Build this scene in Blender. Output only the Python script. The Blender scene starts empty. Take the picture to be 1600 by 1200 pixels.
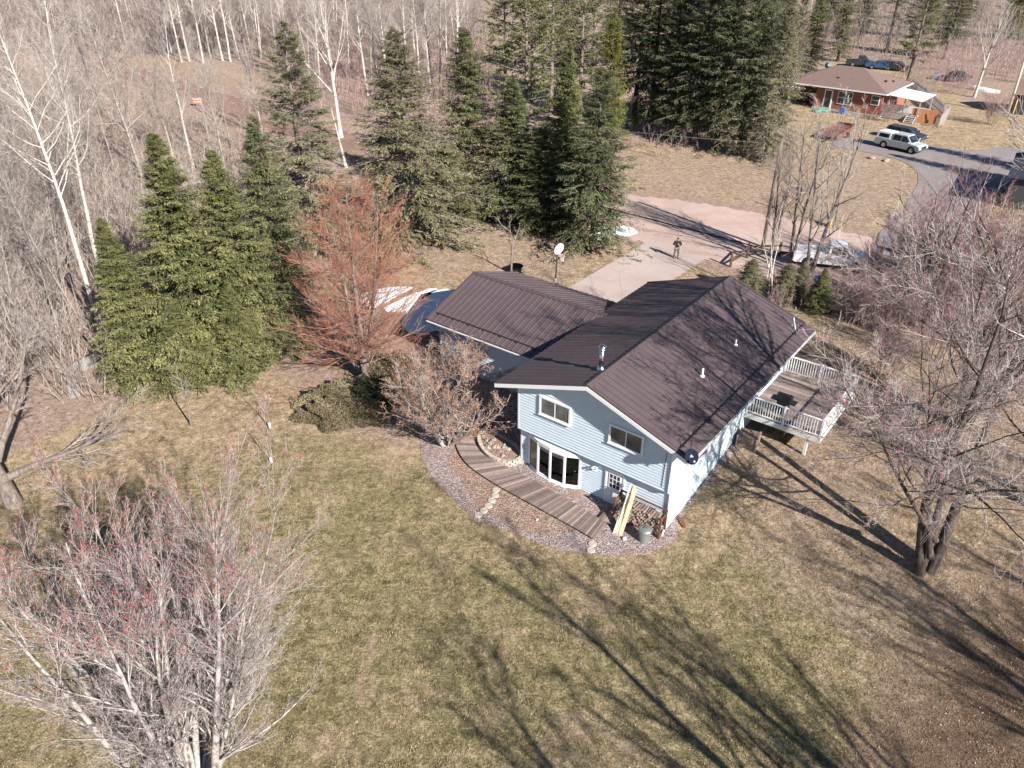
import bpy, bmesh, math, random
import numpy as np
from mathutils import Vector, Matrix
R = math.radians
scene = bpy.context.scene
COL = scene.collection

# ------------------------------------------------------------------ camera, sky, sun, exposure
PITCH = 31.31; FPX = 1213.9; CAMH = 25.0
cam_d = bpy.data.cameras.new('camera'); cam = bpy.data.objects.new('camera', cam_d); COL.objects.link(cam)
cam.location = (0, 0, CAMH); cam.rotation_euler = (R(90 - PITCH), 0, 0)
cam_d.sensor_width = 36; cam_d.lens = FPX / 1600 * 36; cam_d.clip_end = 2500; cam_d.clip_start = 0.1
scene.camera = cam
SUN_AZ = R(-53.2); SUN_EL = R(30.9)                       # direction towards the sun (ccw from +X)
world = bpy.data.worlds.new("World"); scene.world = world; world.use_nodes = True
wn = world.node_tree.nodes; wl = world.node_tree.links
sky = wn.new('ShaderNodeTexSky'); sky.sky_type = 'NISHITA'; sky.sun_disc = False
sky.sun_elevation = SUN_EL; sky.sun_rotation = R(90) - SUN_AZ
sky.dust_density = 0.1; sky.ozone_density = 4.0
bg = wn['Background']; bg.inputs[1].default_value = 0.05
wl.new(sky.outputs[0], bg.inputs[0])
sd = bpy.data.lights.new('sun', 'SUN'); sd.energy = 5.0; sd.angle = R(0.5); sd.color = (1.0, 0.935, 0.86)
so = bpy.data.objects.new('sun', sd); COL.objects.link(so)
sv = Vector((math.cos(SUN_AZ) * math.cos(SUN_EL), math.sin(SUN_AZ) * math.cos(SUN_EL), math.sin(SUN_EL)))
so.rotation_euler = (-sv).to_track_quat('-Z', 'Y').to_euler(); so.location = (40, -50, 60)
scene.view_settings.view_transform = 'Standard'; scene.view_settings.look = 'None'
scene.view_settings.exposure = 1.13; scene.view_settings.gamma = 1.0
scene.render.engine = 'CYCLES'
scene.cycles.max_bounces = 5; scene.cycles.diffuse_bounces = 2; scene.cycles.glossy_bounces = 2
scene.cycles.transparent_max_bounces = 8; scene.cycles.transmission_bounces = 3

# ------------------------------------------------------------------ places
HX, HY, HT = 3.37, 29.83, R(-37.65)
hc, hs = math.cos(HT), math.sin(HT)
def hw(u, v):            # house axes -> world
    return (HX + u * hc - v * hs, HY + u * hs + v * hc)
def huv(x, y):
    dx, dy = x - HX, y - HY
    return (dx * hc + dy * hs, -dx * hs + dy * hc)
def gh(x, y):            # height of the ground
    v = -(x - HX) * hs + (y - HY) * hc
    t = min(1, max(0, (v + .5) / 11.)); return 1.1 * t * t * (3 - 2 * t)
def gh_np(x, y):
    v = -(x - HX) * hs + (y - HY) * hc
    t = np.clip((v + .5) / 11., 0, 1); return 1.1 * t * t * (3 - 2 * t)
_cp, _sp = math.cos(R(PITCH)), math.sin(R(PITCH))
def at(px, py, z=None):  # the point of the ground (or of a level z) that the photo shows at a pixel
    a = (px - 800) / FPX; b = -(py - 600) / FPX
    dx, dy, dz = a, _cp + b * _sp, -_sp + b * _cp
    if z is not None:
        t = (CAMH - z) / -dz; return (dx * t, dy * t, z)
    zz = 0.
    for _ in range(30):
        t = (CAMH - zz) / -dz; zz = .5 * zz + .5 * gh(dx * t, dy * t)
    return (dx * t, dy * t, zz)

# ------------------------------------------------------------------ object helpers
def link(o, parent=None):
    COL.objects.link(o)
    if parent is not None: o.parent = parent
    return o
def tag(o, label=None, cat=None, group=None, kind=None):
    if label: o['label'] = label
    if cat: o['category'] = cat
    if group: o['group'] = group
    if kind: o['kind'] = kind
    return o
def thing(name, label, cat, loc=(0, 0, 0), rz=0, group=None):
    o = bpy.data.objects.new(name, None); o.empty_display_size = .3
    link(o); o.location = loc; o.rotation_euler = (0, 0, rz)
    return tag(o, label, cat, group)
def copy_tree(o, parent=None):
    c = o.copy(); COL.objects.link(c)
    if parent is not None: c.parent = parent
    for ch in list(o.children): copy_tree(ch, c)
    return c

class MB:
    def __init__(s): s.v = []; s.f = []; s.m = []; s.mi = 0
    def add(s, vs, fs):
        o = len(s.v); s.v += [tuple(p) for p in vs]
        s.f += [tuple(i + o for i in f) for f in fs]; s.m += [s.mi] * len(fs); return s
    def box(s, x0, x1, y0, y1, z0, z1, M=None):
        vs = [Vector(p) for p in ((x0,y0,z0),(x1,y0,z0),(x1,y1,z0),(x0,y1,z0),(x0,y0,z1),(x1,y0,z1),(x1,y1,z1),(x0,y1,z1))]
        if M is not None: vs = [M @ p for p in vs]
        return s.add(vs, [(0,3,2,1),(4,5,6,7),(0,1,5,4),(1,2,6,5),(2,3,7,6),(3,0,4,7)])
    def bar(s, p, q, w, h=None, up=(0, 0, 1)):
        p, q = Vector(p), Vector(q); h = h or w; d = q - p; L = d.length; d.normalize()
        up = Vector(up)
        if abs(d.dot(up)) > .99: up = Vector((1, 0, 0))
        x = d.cross(up).normalized(); y = x.cross(d)
        M = Matrix((( x[0], y[0], d[0], p[0]), (x[1], y[1], d[1], p[1]), (x[2], y[2], d[2], p[2]), (0,0,0,1)))
        return s.box(-w/2, w/2, -h/2, h/2, 0, L, M)
    def cyl(s, p, q, r0, r1=None, n=12, caps=True):
        p, q = Vector(p), Vector(q); r1 = r0 if r1 is None else r1; d = (q - p).normalized()
        up = Vector((0, 0, 1)) if abs(d.z) < .95 else Vector((1, 0, 0))
        x = d.cross(up).normalized(); y = d.cross(x)
        vs = []
        for c, r in ((p, r0), (q, r1)):
            for i in range(n):
                a = 2 * math.pi * i / n; vs.append(c + x * (r * math.cos(a)) + y * (r * math.sin(a)))
        fs = [(i, (i + 1) % n, n + (i + 1) % n, n + i) for i in range(n)]
        if caps: fs += [tuple(range(n))[::-1], tuple(range(n, 2 * n))]
        return s.add(vs, fs)
    def lathe(s, prof, c=(0, 0, 0), n=20, sx=1, sy=1):
        c = Vector(c); vs = []; fs = []
        for r, z in prof:
            for i in range(n):
                a = 2 * math.pi * i / n; vs.append(c + Vector((r * sx * math.cos(a), r * sy * math.sin(a), z)))
        for k in range(len(prof) - 1):
            for i in range(n):
                j = (i + 1) % n; fs.append((k*n+i, k*n+j, (k+1)*n+j, (k+1)*n+i))
        fs.append(tuple(range(n))[::-1]); fs.append(tuple(range((len(prof)-1)*n, len(prof)*n)))
        return s.add(vs, fs)
    def prism(s, pts, a, b, axis='z'):      # extrude polygon between a and b along an axis
        n = len(pts)
        def mk(p, t): return {'z': (p[0], p[1], t), 'y': (p[0], t, p[1]), 'x': (t, p[0], p[1])}[axis]
        vs = [mk(p, a) for p in pts] + [mk(p, b) for p in pts]
        fs = [tuple(range(n))[::-1], tuple(range(n, 2*n))] + [(i, (i+1) % n, n+(i+1) % n, n+i) for i in range(n)]
        return s.add(vs, fs)
    def tube(s, pts, r, n=6):
        for a, b in zip(pts[:-1], pts[1:]): s.cyl(a, b, r, r, n)
        return s
    def build(s, name, mats, parent=None, smooth=False, bevel=0, fix=True, subd=0):
        me = bpy.data.meshes.new(name); me.from_pydata(s.v, [], s.f)
        if not isinstance(mats, (list, tuple)): mats = [mats]
        for m in mats: me.materials.append(m)
        me.polygons.foreach_set('material_index', s.m)
        if fix or bevel:
            bm = bmesh.new(); bm.from_mesh(me)
            bmesh.ops.recalc_face_normals(bm, faces=bm.faces)
            if bevel:
                bmesh.ops.bevel(bm, geom=[e for e in bm.edges], offset=bevel, segments=2, affect='EDGES', profile=.6)
            bm.to_mesh(me); bm.free()
        if smooth: me.polygons.foreach_set('use_smooth', [True] * len(me.polygons))
        me.update(); return link(bpy.data.objects.new(name, me), parent)

def npmesh(name, V, F, mats, tint=None, smooth=False):
    V = np.asarray(V, np.float32); F = np.asarray(F, np.int32); k = F.shape[1]
    me = bpy.data.meshes.new(name)
    me.vertices.add(len(V)); me.vertices.foreach_set('co', V.ravel())
    me.loops.add(F.size); me.loops.foreach_set('vertex_index', F.ravel())
    me.polygons.add(len(F)); me.polygons.foreach_set('loop_start', np.arange(0, F.size, k, dtype=np.int32))
    if smooth: me.polygons.foreach_set('use_smooth', np.ones(len(F), bool))
    if tint is not None:
        me.attributes.new('tint', 'FLOAT', 'POINT').data.foreach_set('value', np.asarray(tint, np.float32))
    for m in (mats if isinstance(mats, (list, tuple)) else [mats]): me.materials.append(m)
    me.update(calc_edges=True); return me

# ------------------------------------------------------------------ materials
def newmat(name):
    m = bpy.data.materials.new(name); m.use_nodes = True
    return m, m.node_tree.nodes, m.node_tree.links, m.node_tree.nodes['Principled BSDF']
def ramp(n, stops):
    r = n.new('ShaderNodeValToRGB'); e = r.color_ramp.elements
    while len(e) > 1: e.remove(e[-1])
    e[0].position = stops[0][0]; e[0].color = (*stops[0][1], 1)
    for p, c in stops[1:]: k = e.new(p); k.color = (*c, 1)
    return r
def noise(n, l, scale, detail=4, rough=.6, vec=None, dist=0):
    t = n.new('ShaderNodeTexNoise'); t.inputs['Scale'].default_value = scale
    t.inputs['Detail'].default_value = detail; t.inputs['Roughness'].default_value = rough
    t.inputs['Distortion'].default_value = dist
    if vec is not None: l.new(vec, t.inputs['Vector'])
    return t
def wpos(n): return n.new('ShaderNodeNewGeometry').outputs['Position']
def opos(n): return n.new('ShaderNodeTexCoord').outputs['Object']
def mapping(n, l, vec, scale=(1, 1, 1), rot=(0, 0, 0)):
    m = n.new('ShaderNodeMapping'); m.inputs['Scale'].default_value = scale; m.inputs['Rotation'].default_value = rot
    l.new(vec, m.inputs['Vector']); return m.outputs[0]
def bump(n, l, h, b, strength=.4, dist=.02):
    k = n.new('ShaderNodeBump'); k.inputs['Strength'].default_value = strength; k.inputs['Distance'].default_value = dist
    l.new(h, k.inputs['Height']); l.new(k.outputs[0], b.inputs['Normal']); return k
def mixc(n, l, f, a, b, mode='MIX'):
    m = n.new('ShaderNodeMix'); m.data_type = 'RGBA'; m.blend_type = mode
    for s, v in ((0, f), (6, a), (7, b)):
        if hasattr(v, 'type') or hasattr(v, 'is_linked'): l.new(v, m.inputs[s])
        elif isinstance(v, (int, float)): m.inputs[s].default_value = v
        else: m.inputs[s].default_value = (*v, 1)
    return m.outputs[2]
def mathn(n, l, op, a, b=0., c=None, clamp=False):
    m = n.new('ShaderNodeMath'); m.operation = op; m.use_clamp = clamp
    for s, v in ((0, a), (1, b), (2, c)):
        if v is None: continue
        if isinstance(v, (int, float)): m.inputs[s].default_value = v
        else: l.new(v, m.inputs[s])
    return m.outputs[0]
def simple(name, col, rough=.6, metal=0, var=.12, scale=6, bmp=0, spec=None, bscale=None):
    m, n, l, b = newmat(name)
    t = noise(n, l, scale, 5, .65, opos(n))
    lo = tuple(c * (1 - var) for c in col); hi = tuple(min(1, c * (1 + var)) for c in col)
    r = ramp(n, [(.3, lo), (.7, hi)]); l.new(t.outputs[0], r.inputs[0]); l.new(r.outputs[0], b.inputs['Base Color'])
    b.inputs['Roughness'].default_value = rough; b.inputs['Metallic'].default_value = metal
    if spec is not None: b.inputs['Specular IOR Level'].default_value = spec
    if bmp:
        t2 = noise(n, l, bscale or scale * 4, 4, .6, opos(n)); bump(n, l, t2.outputs[0], b, bmp, .02)
    return m
M = {}
M['siding'] = simple('siding', (.57, .665, .74), .55, var=.05, scale=2)
M['white'] = simple('white_trim', (.78, .80, .82), .5, var=.04, scale=3)
M['offwhite'] = simple('offwhite_paint', (.62, .63, .62), .6, var=.12, scale=5)
def roofmat():
    m, n, l, b = newmat('roof_metal'); o = opos(n); a = noise(n, l, .35, 4, .6, o, .4).outputs[0]; st = noise(n, l, 1, 5, .7, mapping(n, l, o, (1.2, 1.2, 1.2))).outputs[0]; f = noise(n, l, 9, 4, .7, o).outputs[0]
    k = mathn(n, l, 'ADD', mathn(n, l, 'MULTIPLY', a, .45), mathn(n, l, 'ADD', mathn(n, l, 'MULTIPLY', st, .35), mathn(n, l, 'MULTIPLY', f, .2)))
    r = ramp(n, [(.34, (.086, .064, .069)), (.5, (.098, .073, .079)), (.66, (.114, .087, .090))]); l.new(k, r.inputs[0]); l.new(r.outputs[0], b.inputs['Base Color'])
    rr_ = ramp(n, [(.35, (.38,)*3), (.65, (.58,)*3)]); l.new(st, rr_.inputs[0]); l.new(rr_.outputs[0], b.inputs['Roughness']); b.inputs['Specular IOR Level'].default_value = .38
    return m
M['roofmetal'] = roofmat()
M['rooftrim'] = simple('roof_trim', (.085, .064, .066), .45, var=.08, scale=2, spec=.35)
M['guard'] = simple('dark_metal', (.03, .026, .028), .4, var=.1)
M['steel'] = simple('steel', (.62, .64, .67), .22, 1, var=.05)
M['galv'] = simple('galvanised', (.36, .40, .40), .42, .7, var=.2, scale=9)
M['dark'] = simple('dark_plastic', (.015, .016, .02), .45, var=.1)
M['dishdark'] = simple('dish_grey', (.014, .018, .034), .9, var=.1, spec=.05)
M['black'] = simple('black_rubber', (.012, .012, .012), .8)
M['concrete'] = simple('foundation_concrete', (.36, .34, .32), .9, var=.15, scale=3, bmp=.3)
M['stone'] = simple('stone', (.40, .35, .31), .9, var=.35, scale=6, bmp=.5)
M['fieldstone'] = simple('field_stone', (.30, .25, .22), .9, var=.4, scale=7, bmp=.5)
M['block'] = simple('planter_block', (.42, .37, .31), .95, var=.3, scale=5, bmp=.5)
M['oldwood'] = simple('weathered_wood', (.18, .125, .105), .85, var=.3, scale=7, bmp=.3)
M['freshwood'] = simple('fresh_lumber', (.62, .50, .33), .7, var=.25, scale=4)
M['palewood'] = simple('pale_lumber', (.66, .60, .50), .7, var=.2, scale=4)
M['rackwood'] = simple('stained_wood', (.15, .06, .035), .7, var=.3, scale=5)
M['bark_log'] = simple('log_bark', (.20, .145, .125), .95, var=.4, scale=14, bmp=.6)
M['log_end'] = simple('log_end', (.60, .45, .36), .85, var=.3, scale=14)
M['fencewood'] = simple('rail_wood', (.085, .05, .035), .85, var=.35, scale=6, bmp=.3)
M['greywood'] = simple('grey_wood', (.38, .35, .33), .9, var=.3, scale=4, bmp=.2)
M['orangewood'] = simple('orange_stain', (.36, .15, .065), .75, var=.2, scale=4)
M['brick'] = simple('brick_plain', (.27, .085, .055), .9, var=.25, scale=3)
M['carwhite'] = simple('white_car_paint', (.75, .76, .78), .25, var=.02)
M['carsilver'] = simple('silver_car_paint', (.55, .60, .63), .28, .3, var=.03)
M['cardark'] = simple('dark_car_paint', (.03, .035, .045), .25, var=.05)
M['carblue'] = simple('blue_car_paint', (.03, .08, .18), .3, var=.05)
M['chrome'] = simple('chrome', (.6, .6, .6), .15, 1, var=.02)
M['lamp'] = simple('lamp_lens', (.7, .7, .68), .1, var=.02)
M['redlamp'] = simple('red_lens', (.35, .02, .015), .15, var=.05)
M['blue'] = simple('blue_plastic', (.03, .11, .42), .5)
M['green'] = simple('green_tarp', (.05, .22, .15), .6, var=.3)
M['orange'] = simple('orange_plastic', (.55, .15, .09), .6)
M['pinkred'] = simple('faded_red', (.15, .06, .05), .75, var=.3, scale=4)
M['yellow'] = simple('yellow_plastic', (.70, .48, .04), .5)
M['boatwhite'] = simple('boat_hull', (.66, .66, .62), .4, var=.1)
M['shingle'] = simple('shingle_brown', (.17, .115, .10), .95, var=.2, scale=5, bmp=.3, bscale=20)
M['darkwall'] = simple('dark_wall', (.05, .045, .05), .9)
M['navyroof'] = simple('dark_shingle', (.035, .04, .06), .9, var=.25, scale=4)
M['awning'] = simple('awning_panel', (.80, .80, .78), .4, var=.03)
M['net'] = simple('net_cord', (.75, .73, .72), .8)
M['rim'] = simple('rim_orange', (.70, .12, .05), .5)
M['dimroom'] = simple('dim_interior', (.13, .13, .135), .9, var=.5, scale=1.6)
M['curtain'] = simple('curtain', (.45, .40, .36), .9, var=.25, scale=8)
M['plantleaf'] = simple('house_plant', (.06, .22, .03), .6, var=.5, scale=12)
M['terracotta'] = simple('red_pot', (.45, .09, .05), .6)
M['room'] = simple('room_dark', (.085, .08, .078), .9, var=.4, scale=2)
M['skin'] = simple('skin', (.48, .30, .22), .5, var=.06)
M['jacket'] = simple('jacket', (.012, .013, .018), .75)
M['pants'] = simple('trousers', (.17, .14, .11), .85, var=.2, scale=20)
M['boot'] = simple('boots', (.03, .022, .018), .7)
M['polewood'] = simple('pole_wood', (.26, .20, .17), .9, var=.3, scale=5)
M['soil'] = simple('soil', (.13, .075, .05), 1, var=.4, scale=10, bmp=.6)
M['snowy'] = None
def glass_dark():
    m, n, l, b = newmat('window_glass')
    t = noise(n, l, 1.7, 3, .5, opos(n)); r = ramp(n, [(.4, (.012, .014, .018)), (.62, (.05, .05, .055))])
    l.new(t.outputs[0], r.inputs[0]); l.new(r.outputs[0], b.inputs['Base Color'])
    b.inputs['Roughness'].default_value = .06; b.inputs['Specular IOR Level'].default_value = .6
    return m
M['glass'] = glass_dark()
M['paneg'] = simple('curtained_glass', (.12, .125, .13), .07, var=.6, scale=1.4, spec=.7)
def clear_glass():
    m = bpy.data.materials.new('clear_glass'); m.use_nodes = True; n = m.node_tree.nodes; l = m.node_tree.links
    n.remove(n['Principled BSDF']); g = n.new('ShaderNodeBsdfGlossy'); g.inputs['Roughness'].default_value = .02
    t = n.new('ShaderNodeBsdfTransparent'); t.inputs[0].default_value = (.85, .88, .88, 1); f = n.new('ShaderNodeFresnel'); f.inputs[0].default_value = 1.5
    x = n.new('ShaderNodeMixShader'); l.new(f.outputs[0], x.inputs[0]); l.new(t.outputs[0], x.inputs[1]); l.new(g.outputs[0], x.inputs[2])
    l.new(x.outputs[0], n['Material Output'].inputs[0]); return m
M['clear'] = clear_glass()
def brickmat():
    m, n, l, b = newmat('brick_wall'); t = n.new('ShaderNodeTexBrick'); l.new(mapping(n, l, opos(n), (1, 1, 1), (R(90), 0, 0)), t.inputs[0])
    t.inputs['Color1'].default_value = (.33, .10, .065, 1); t.inputs['Color2'].default_value = (.24, .075, .05, 1); t.inputs['Mortar'].default_value = (.30, .2, .16, 1)
    t.inputs['Scale'].default_value = 3.2; t.inputs['Mortar Size'].default_value = .012
    l.new(t.outputs[0], b.inputs['Base Color']); b.inputs['Roughness'].default_value = .9; return m
M['brickw'] = brickmat()
def bark(name, stops, scale=(6, 6, 2.5), bmp=.5):
    m, n, l, b = newmat(name); v = mapping(n, l, opos(n), scale)
    t = noise(n, l, 1., 6, .7, v); r = ramp(n, stops); l.new(t.outputs[0], r.inputs[0]); l.new(r.outputs[0], b.inputs['Base Color'])
    b.inputs['Roughness'].default_value = .85; b.inputs['Specular IOR Level'].default_value = .2
    bump(n, l, t.outputs[0], b, bmp, .03); return m
M['birch'] = bark('birch_bark', [(.33, (.06, .05, .045)), (.42, (.40, .37, .335)), (.7, (.60, .565, .52))], (2, 2, 7), .2)
M['aspen'] = bark('aspen_bark', [(.32, (.08, .065, .06)), (.46, (.27, .24, .215)), (.7, (.42, .38, .345))], (2, 2, 6), .2)
M['maplebark'] = bark('maple_bark', [(.35, (.07, .06, .055)), (.47, (.27, .24, .225)), (.64, (.47, .45, .42))], (5, 5, 3), .7)
M['darkbark'] = bark('dark_bark', [(.35, (.035, .028, .025)), (.6, (.12, .095, .08)), (.75, (.22, .19, .165))], (7, 7, 3), .7)
M['greybark'] = bark('grey_bark', [(.35, (.10, .08, .07)), (.6, (.24, .20, .175))], (7, 7, 3), .5)
def tinted(name, stops, rough=.7, transl=0., spec=.25):
    m, n, l, b = newmat(name); a = n.new('ShaderNodeAttribute'); a.attribute_name = 'tint'
    r = ramp(n, stops); l.new(a.outputs['Fac'], r.inputs[0]); l.new(r.outputs[0], b.inputs['Base Color'])
    b.inputs['Roughness'].default_value = rough; b.inputs['Specular IOR Level'].default_value = spec
    if transl:
        t = n.new('ShaderNodeBsdfTranslucent'); l.new(r.outputs[0], t.inputs[0]); x = n.new('ShaderNodeMixShader'); x.inputs[0].default_value = transl
        l.new(b.outputs[0], x.inputs[1]); l.new(t.outputs[0], x.inputs[2]); l.new(x.outputs[0], n['Material Output'].inputs[0])
    return m
M['twig_grey'] = tinted('twigs_grey', [(0, (.15, .12, .105)), (.5, (.33, .28, .25)), (1, (.56, .50, .455))])
M['twig_dim'] = tinted('twigs_dim', [(0, (.10, .08, .072)), (.5, (.19, .155, .145)), (1, (.33, .285, .27))])
M['twig_pale'] = tinted('twigs_pale', [(0, (.22, .18, .16)), (.5, (.36, .31, .28)), (1, (.50, .45, .41))])
M['twig_silver'] = tinted('twigs_silver', [(0, (.17, .135, .13)), (.5, (.32, .275, .265)), (1, (.53, .495, .475))])
M['twig_red'] = tinted('twigs_red', [(0, (.25, .085, .05)), (.5, (.37, .15, .095)), (1, (.43, .29, .23))])
M['twig_brown'] = tinted('twigs_brown', [(0, (.17, .115, .095)), (.5, (.30, .22, .19)), (1, (.45, .36, .32))])
M['twig_purple'] = tinted('twigs_purple', [(0, (.16, .095, .09)), (.5, (.29, .195, .19)), (1, (.46, .36, .345))])
M['buds'] = tinted('red_buds', [(0, (.24, .035, .035)), (1, (.42, .09, .08))])
M['tuft'] = tinted('grass_tuft', [(0, (.16, .135, .06)), (.4, (.27, .215, .12)), (.75, (.41, .32, .205)), (1, (.54, .43, .30))], .9, .25)
M['litterleaf'] = tinted('litter_leaf', [(0, (.16, .085, .055)), (.6, (.34, .22, .15)), (1, (.55, .44, .34))])
M['tanleaf'] = tinted('dead_leaves', [(0, (.26, .11, .055)), (.5, (.42, .21, .12)), (1, (.55, .33, .22))], transl=.3)
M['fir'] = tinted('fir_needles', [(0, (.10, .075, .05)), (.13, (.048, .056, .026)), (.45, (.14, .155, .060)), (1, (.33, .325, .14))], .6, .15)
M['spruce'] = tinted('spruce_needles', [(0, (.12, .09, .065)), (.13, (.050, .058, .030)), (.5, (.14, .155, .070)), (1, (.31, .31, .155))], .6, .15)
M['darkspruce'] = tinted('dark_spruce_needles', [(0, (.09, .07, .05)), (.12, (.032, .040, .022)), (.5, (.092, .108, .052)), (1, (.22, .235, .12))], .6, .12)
M['olive'] = tinted('old_spruce_needles', [(0, (.09, .08, .05)), (.5, (.175, .17, .092)), (1, (.31, .295, .18))], .7, .15)
M['pine'] = tinted('pine_needles', [(0, (.055, .062, .026)), (.5, (.135, .15, .055)), (1, (.26, .26, .12))], .6, .15)
M['cedar'] = tinted('cedar_foliage', [(0, (.07, .08, .015)), (.5, (.15, .16, .035)), (1, (.26, .25, .07))], .7, .2)
M['juniper'] = tinted('juniper_foliage', [(0, (.10, .082, .050)), (.5, (.21, .175, .105)), (1, (.35, .30, .19))], .7, .15)
M['yew'] = tinted('yew_foliage', [(0, (.02, .025, .014)), (.5, (.045, .05, .026)), (1, (.08, .08, .045))], .7, .15)

def groundmat():
    m, n, l, b = newmat('ground_cover'); p = wpos(n)
    def attr(k):
        a = n.new('ShaderNodeAttribute'); a.attribute_name = k; return a.outputs['Fac']
    big = noise(n, l, .13, 4, .6, p, .4).outputs[0]; med = noise(n, l, .55, 5, .65, p, .6).outputs[0]
    fine = noise(n, l, 2.6, 6, .8, p, .4).outputs[0]; vf = noise(n, l, 9, 5, .95, p, .6).outputs[0]
    grain = mathn(n, l, 'ADD', mathn(n, l, 'MULTIPLY', fine, .42), mathn(n, l, 'MULTIPLY', vf, .58))
    tan = ramp(n, [(.40, (.11, .078, .046)), (.47, (.27, .205, .132)), (.53, (.40, .31, .205)), (.60, (.64, .52, .37))]); l.new(grain, tan.inputs[0])
    grn = ramp(n, [(.40, (.050, .048, .020)), (.47, (.150, .136, .062)), (.53, (.275, .24, .128)), (.60, (.50, .43, .27))]); l.new(grain, grn.inputs[0])
    lf = ramp(n, [(.39, (.09, .058, .042)), (.46, (.24, .17, .13)), (.53, (.385, .285, .23)), (.61, (.60, .48, .40))]); l.new(grain, lf.inputs[0])
    # green patches
    g = mathn(n, l, 'ADD', mathn(n, l, 'MULTIPLY', big, .9), mathn(n, l, 'MULTIPLY', med, .75))
    g = mathn(n, l, 'ADD', g, mathn(n, l, 'MULTIPLY', attr('green'), .55))
    g = mathn(n, l, 'MULTIPLY_ADD', g, 3.0, -3.15, clamp=True)
    g = mathn(n, l, 'MULTIPLY', g, .95)
    c = mixc(n, l, g, tan.outputs[0], grn.outputs[0])
    vr = ramp(n, [(.34, (.52, .49, .46)), (.48, (.95, .93, .91)), (.64, (1.32, 1.28, 1.25))]); l.new(noise(n, l, 1.15, 5, .75, p, .5).outputs[0], vr.inputs[0])
    c = mixc(n, l, .85, c, vr.outputs[0], 'MULTIPLY')
    # pinkish worn patches
    wn_ = noise(n, l, .33, 4, .7, mapping(n, l, p, (1, 1, 1), (0, 0, 1.1)), .8).outputs[0]
    wf = mathn(n, l, 'MULTIPLY', mathn(n, l, 'MULTIPLY_ADD', wn_, 9, -4.9, clamp=True), .7)
    wr = ramp(n, [(.40, (.20, .13, .09)), (.5, (.42, .30, .215)), (.6, (.62, .48, .36))]); l.new(grain, wr.inputs[0]); c = mixc(n, l, wf, c, wr.outputs[0])
    f = mathn(n, l, 'ADD', attr('leaf'), mathn(n, l, 'MULTIPLY_ADD', med, .9, -.45))
    f = mathn(n, l, 'ADD', f, mathn(n, l, 'MULTIPLY_ADD', fine, .8, -.4)); f = mathn(n, l, 'MULTIPLY_ADD', f, 2.2, -.6, clamp=True)
    c = mixc(n, l, f, c, lf.outputs[0])
    d = mathn(n, l, 'ADD', attr('dirt'), mathn(n, l, 'MULTIPLY_ADD', med, .8, -.4)); d = mathn(n, l, 'MULTIPLY_ADD', d, 2.5, -.75, clamp=True)
    dr = ramp(n, [(.42, (.20, .125, .10)), (.6, (.50, .37, .31))]); l.new(grain, dr.inputs[0]); c = mixc(n, l, d, c, dr.outputs[0])
    # dark brown litter, deepened to paint in the dense twig shade
    dk = mathn(n, l, 'ADD', attr('mould_shade'), mathn(n, l, 'MULTIPLY_ADD', med, .9, -.45)); dk = mathn(n, l, 'MULTIPLY_ADD', dk, 1.6, -.4, clamp=True)
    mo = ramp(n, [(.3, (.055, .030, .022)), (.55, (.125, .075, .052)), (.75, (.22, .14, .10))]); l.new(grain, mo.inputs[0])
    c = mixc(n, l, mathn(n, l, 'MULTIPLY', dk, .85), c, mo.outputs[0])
    l.new(c, b.inputs['Base Color']); b.inputs['Roughness'].default_value = .95; b.inputs['Specular IOR Level'].default_value = .15
    bh = mathn(n, l, 'ADD', mathn(n, l, 'MULTIPLY', fine, .6), mathn(n, l, 'MULTIPLY', vf, .6))
    bump(n, l, bh, b, .9, .16); return m
M['ground'] = groundmat()
def roadmat(name, lo, hi, sc=3, gr=.25, cracks=False):
    m, n, l, b = newmat(name); p = wpos(n)
    a = noise(n, l, .25, 5, .6, p, .5).outputs[0]; f = noise(n, l, 14, 5, .8, p).outputs[0]; k = noise(n, l, 1.6, 4, .6, p, 1).outputs[0]
    s = mathn(n, l, 'ADD', mathn(n, l, 'MULTIPLY', a, .5), mathn(n, l, 'MULTIPLY', f, gr)); s = mathn(n, l, 'ADD', s, mathn(n, l, 'MULTIPLY', k, .5 - gr))
    r = ramp(n, [(.32, lo), (.66, hi)]); l.new(s, r.inputs[0]); c = r.outputs[0]
    if cracks:
        v = n.new('ShaderNodeTexVoronoi'); v.feature = 'DISTANCE_TO_EDGE'; v.inputs['Scale'].default_value = .28
        w = noise(n, l, 1.2, 3, .6, p); l.new(mixc(n, l, .25, p, w.outputs[1]), v.inputs['Vector'])
        cr = mathn(n, l, 'LESS_THAN', v.outputs[0], .0035); c = mixc(n, l, mathn(n, l, 'MULTIPLY', cr, .4), c, tuple(x * .5 for x in lo))
    l.new(c, b.inputs['Base Color']); b.inputs['Roughness'].default_value = .95; b.inputs['Specular IOR Level'].default_value = .2
    bump(n, l, f, b, .35, .02); return m
M['dirtroad'] = roadmat('dirt_road', (.33, .235, .205), (.52, .395, .35))
M['track'] = roadmat('dirt_track', (.15, .085, .07), (.33, .215, .18))
M['asphalt'] = roadmat('old_asphalt', (.19, .165, .165), (.285, .25, .25))
M['drive'] = roadmat('driveway_concrete', (.35, .275, .25), (.475, .395, .365), cracks=True)
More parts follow.
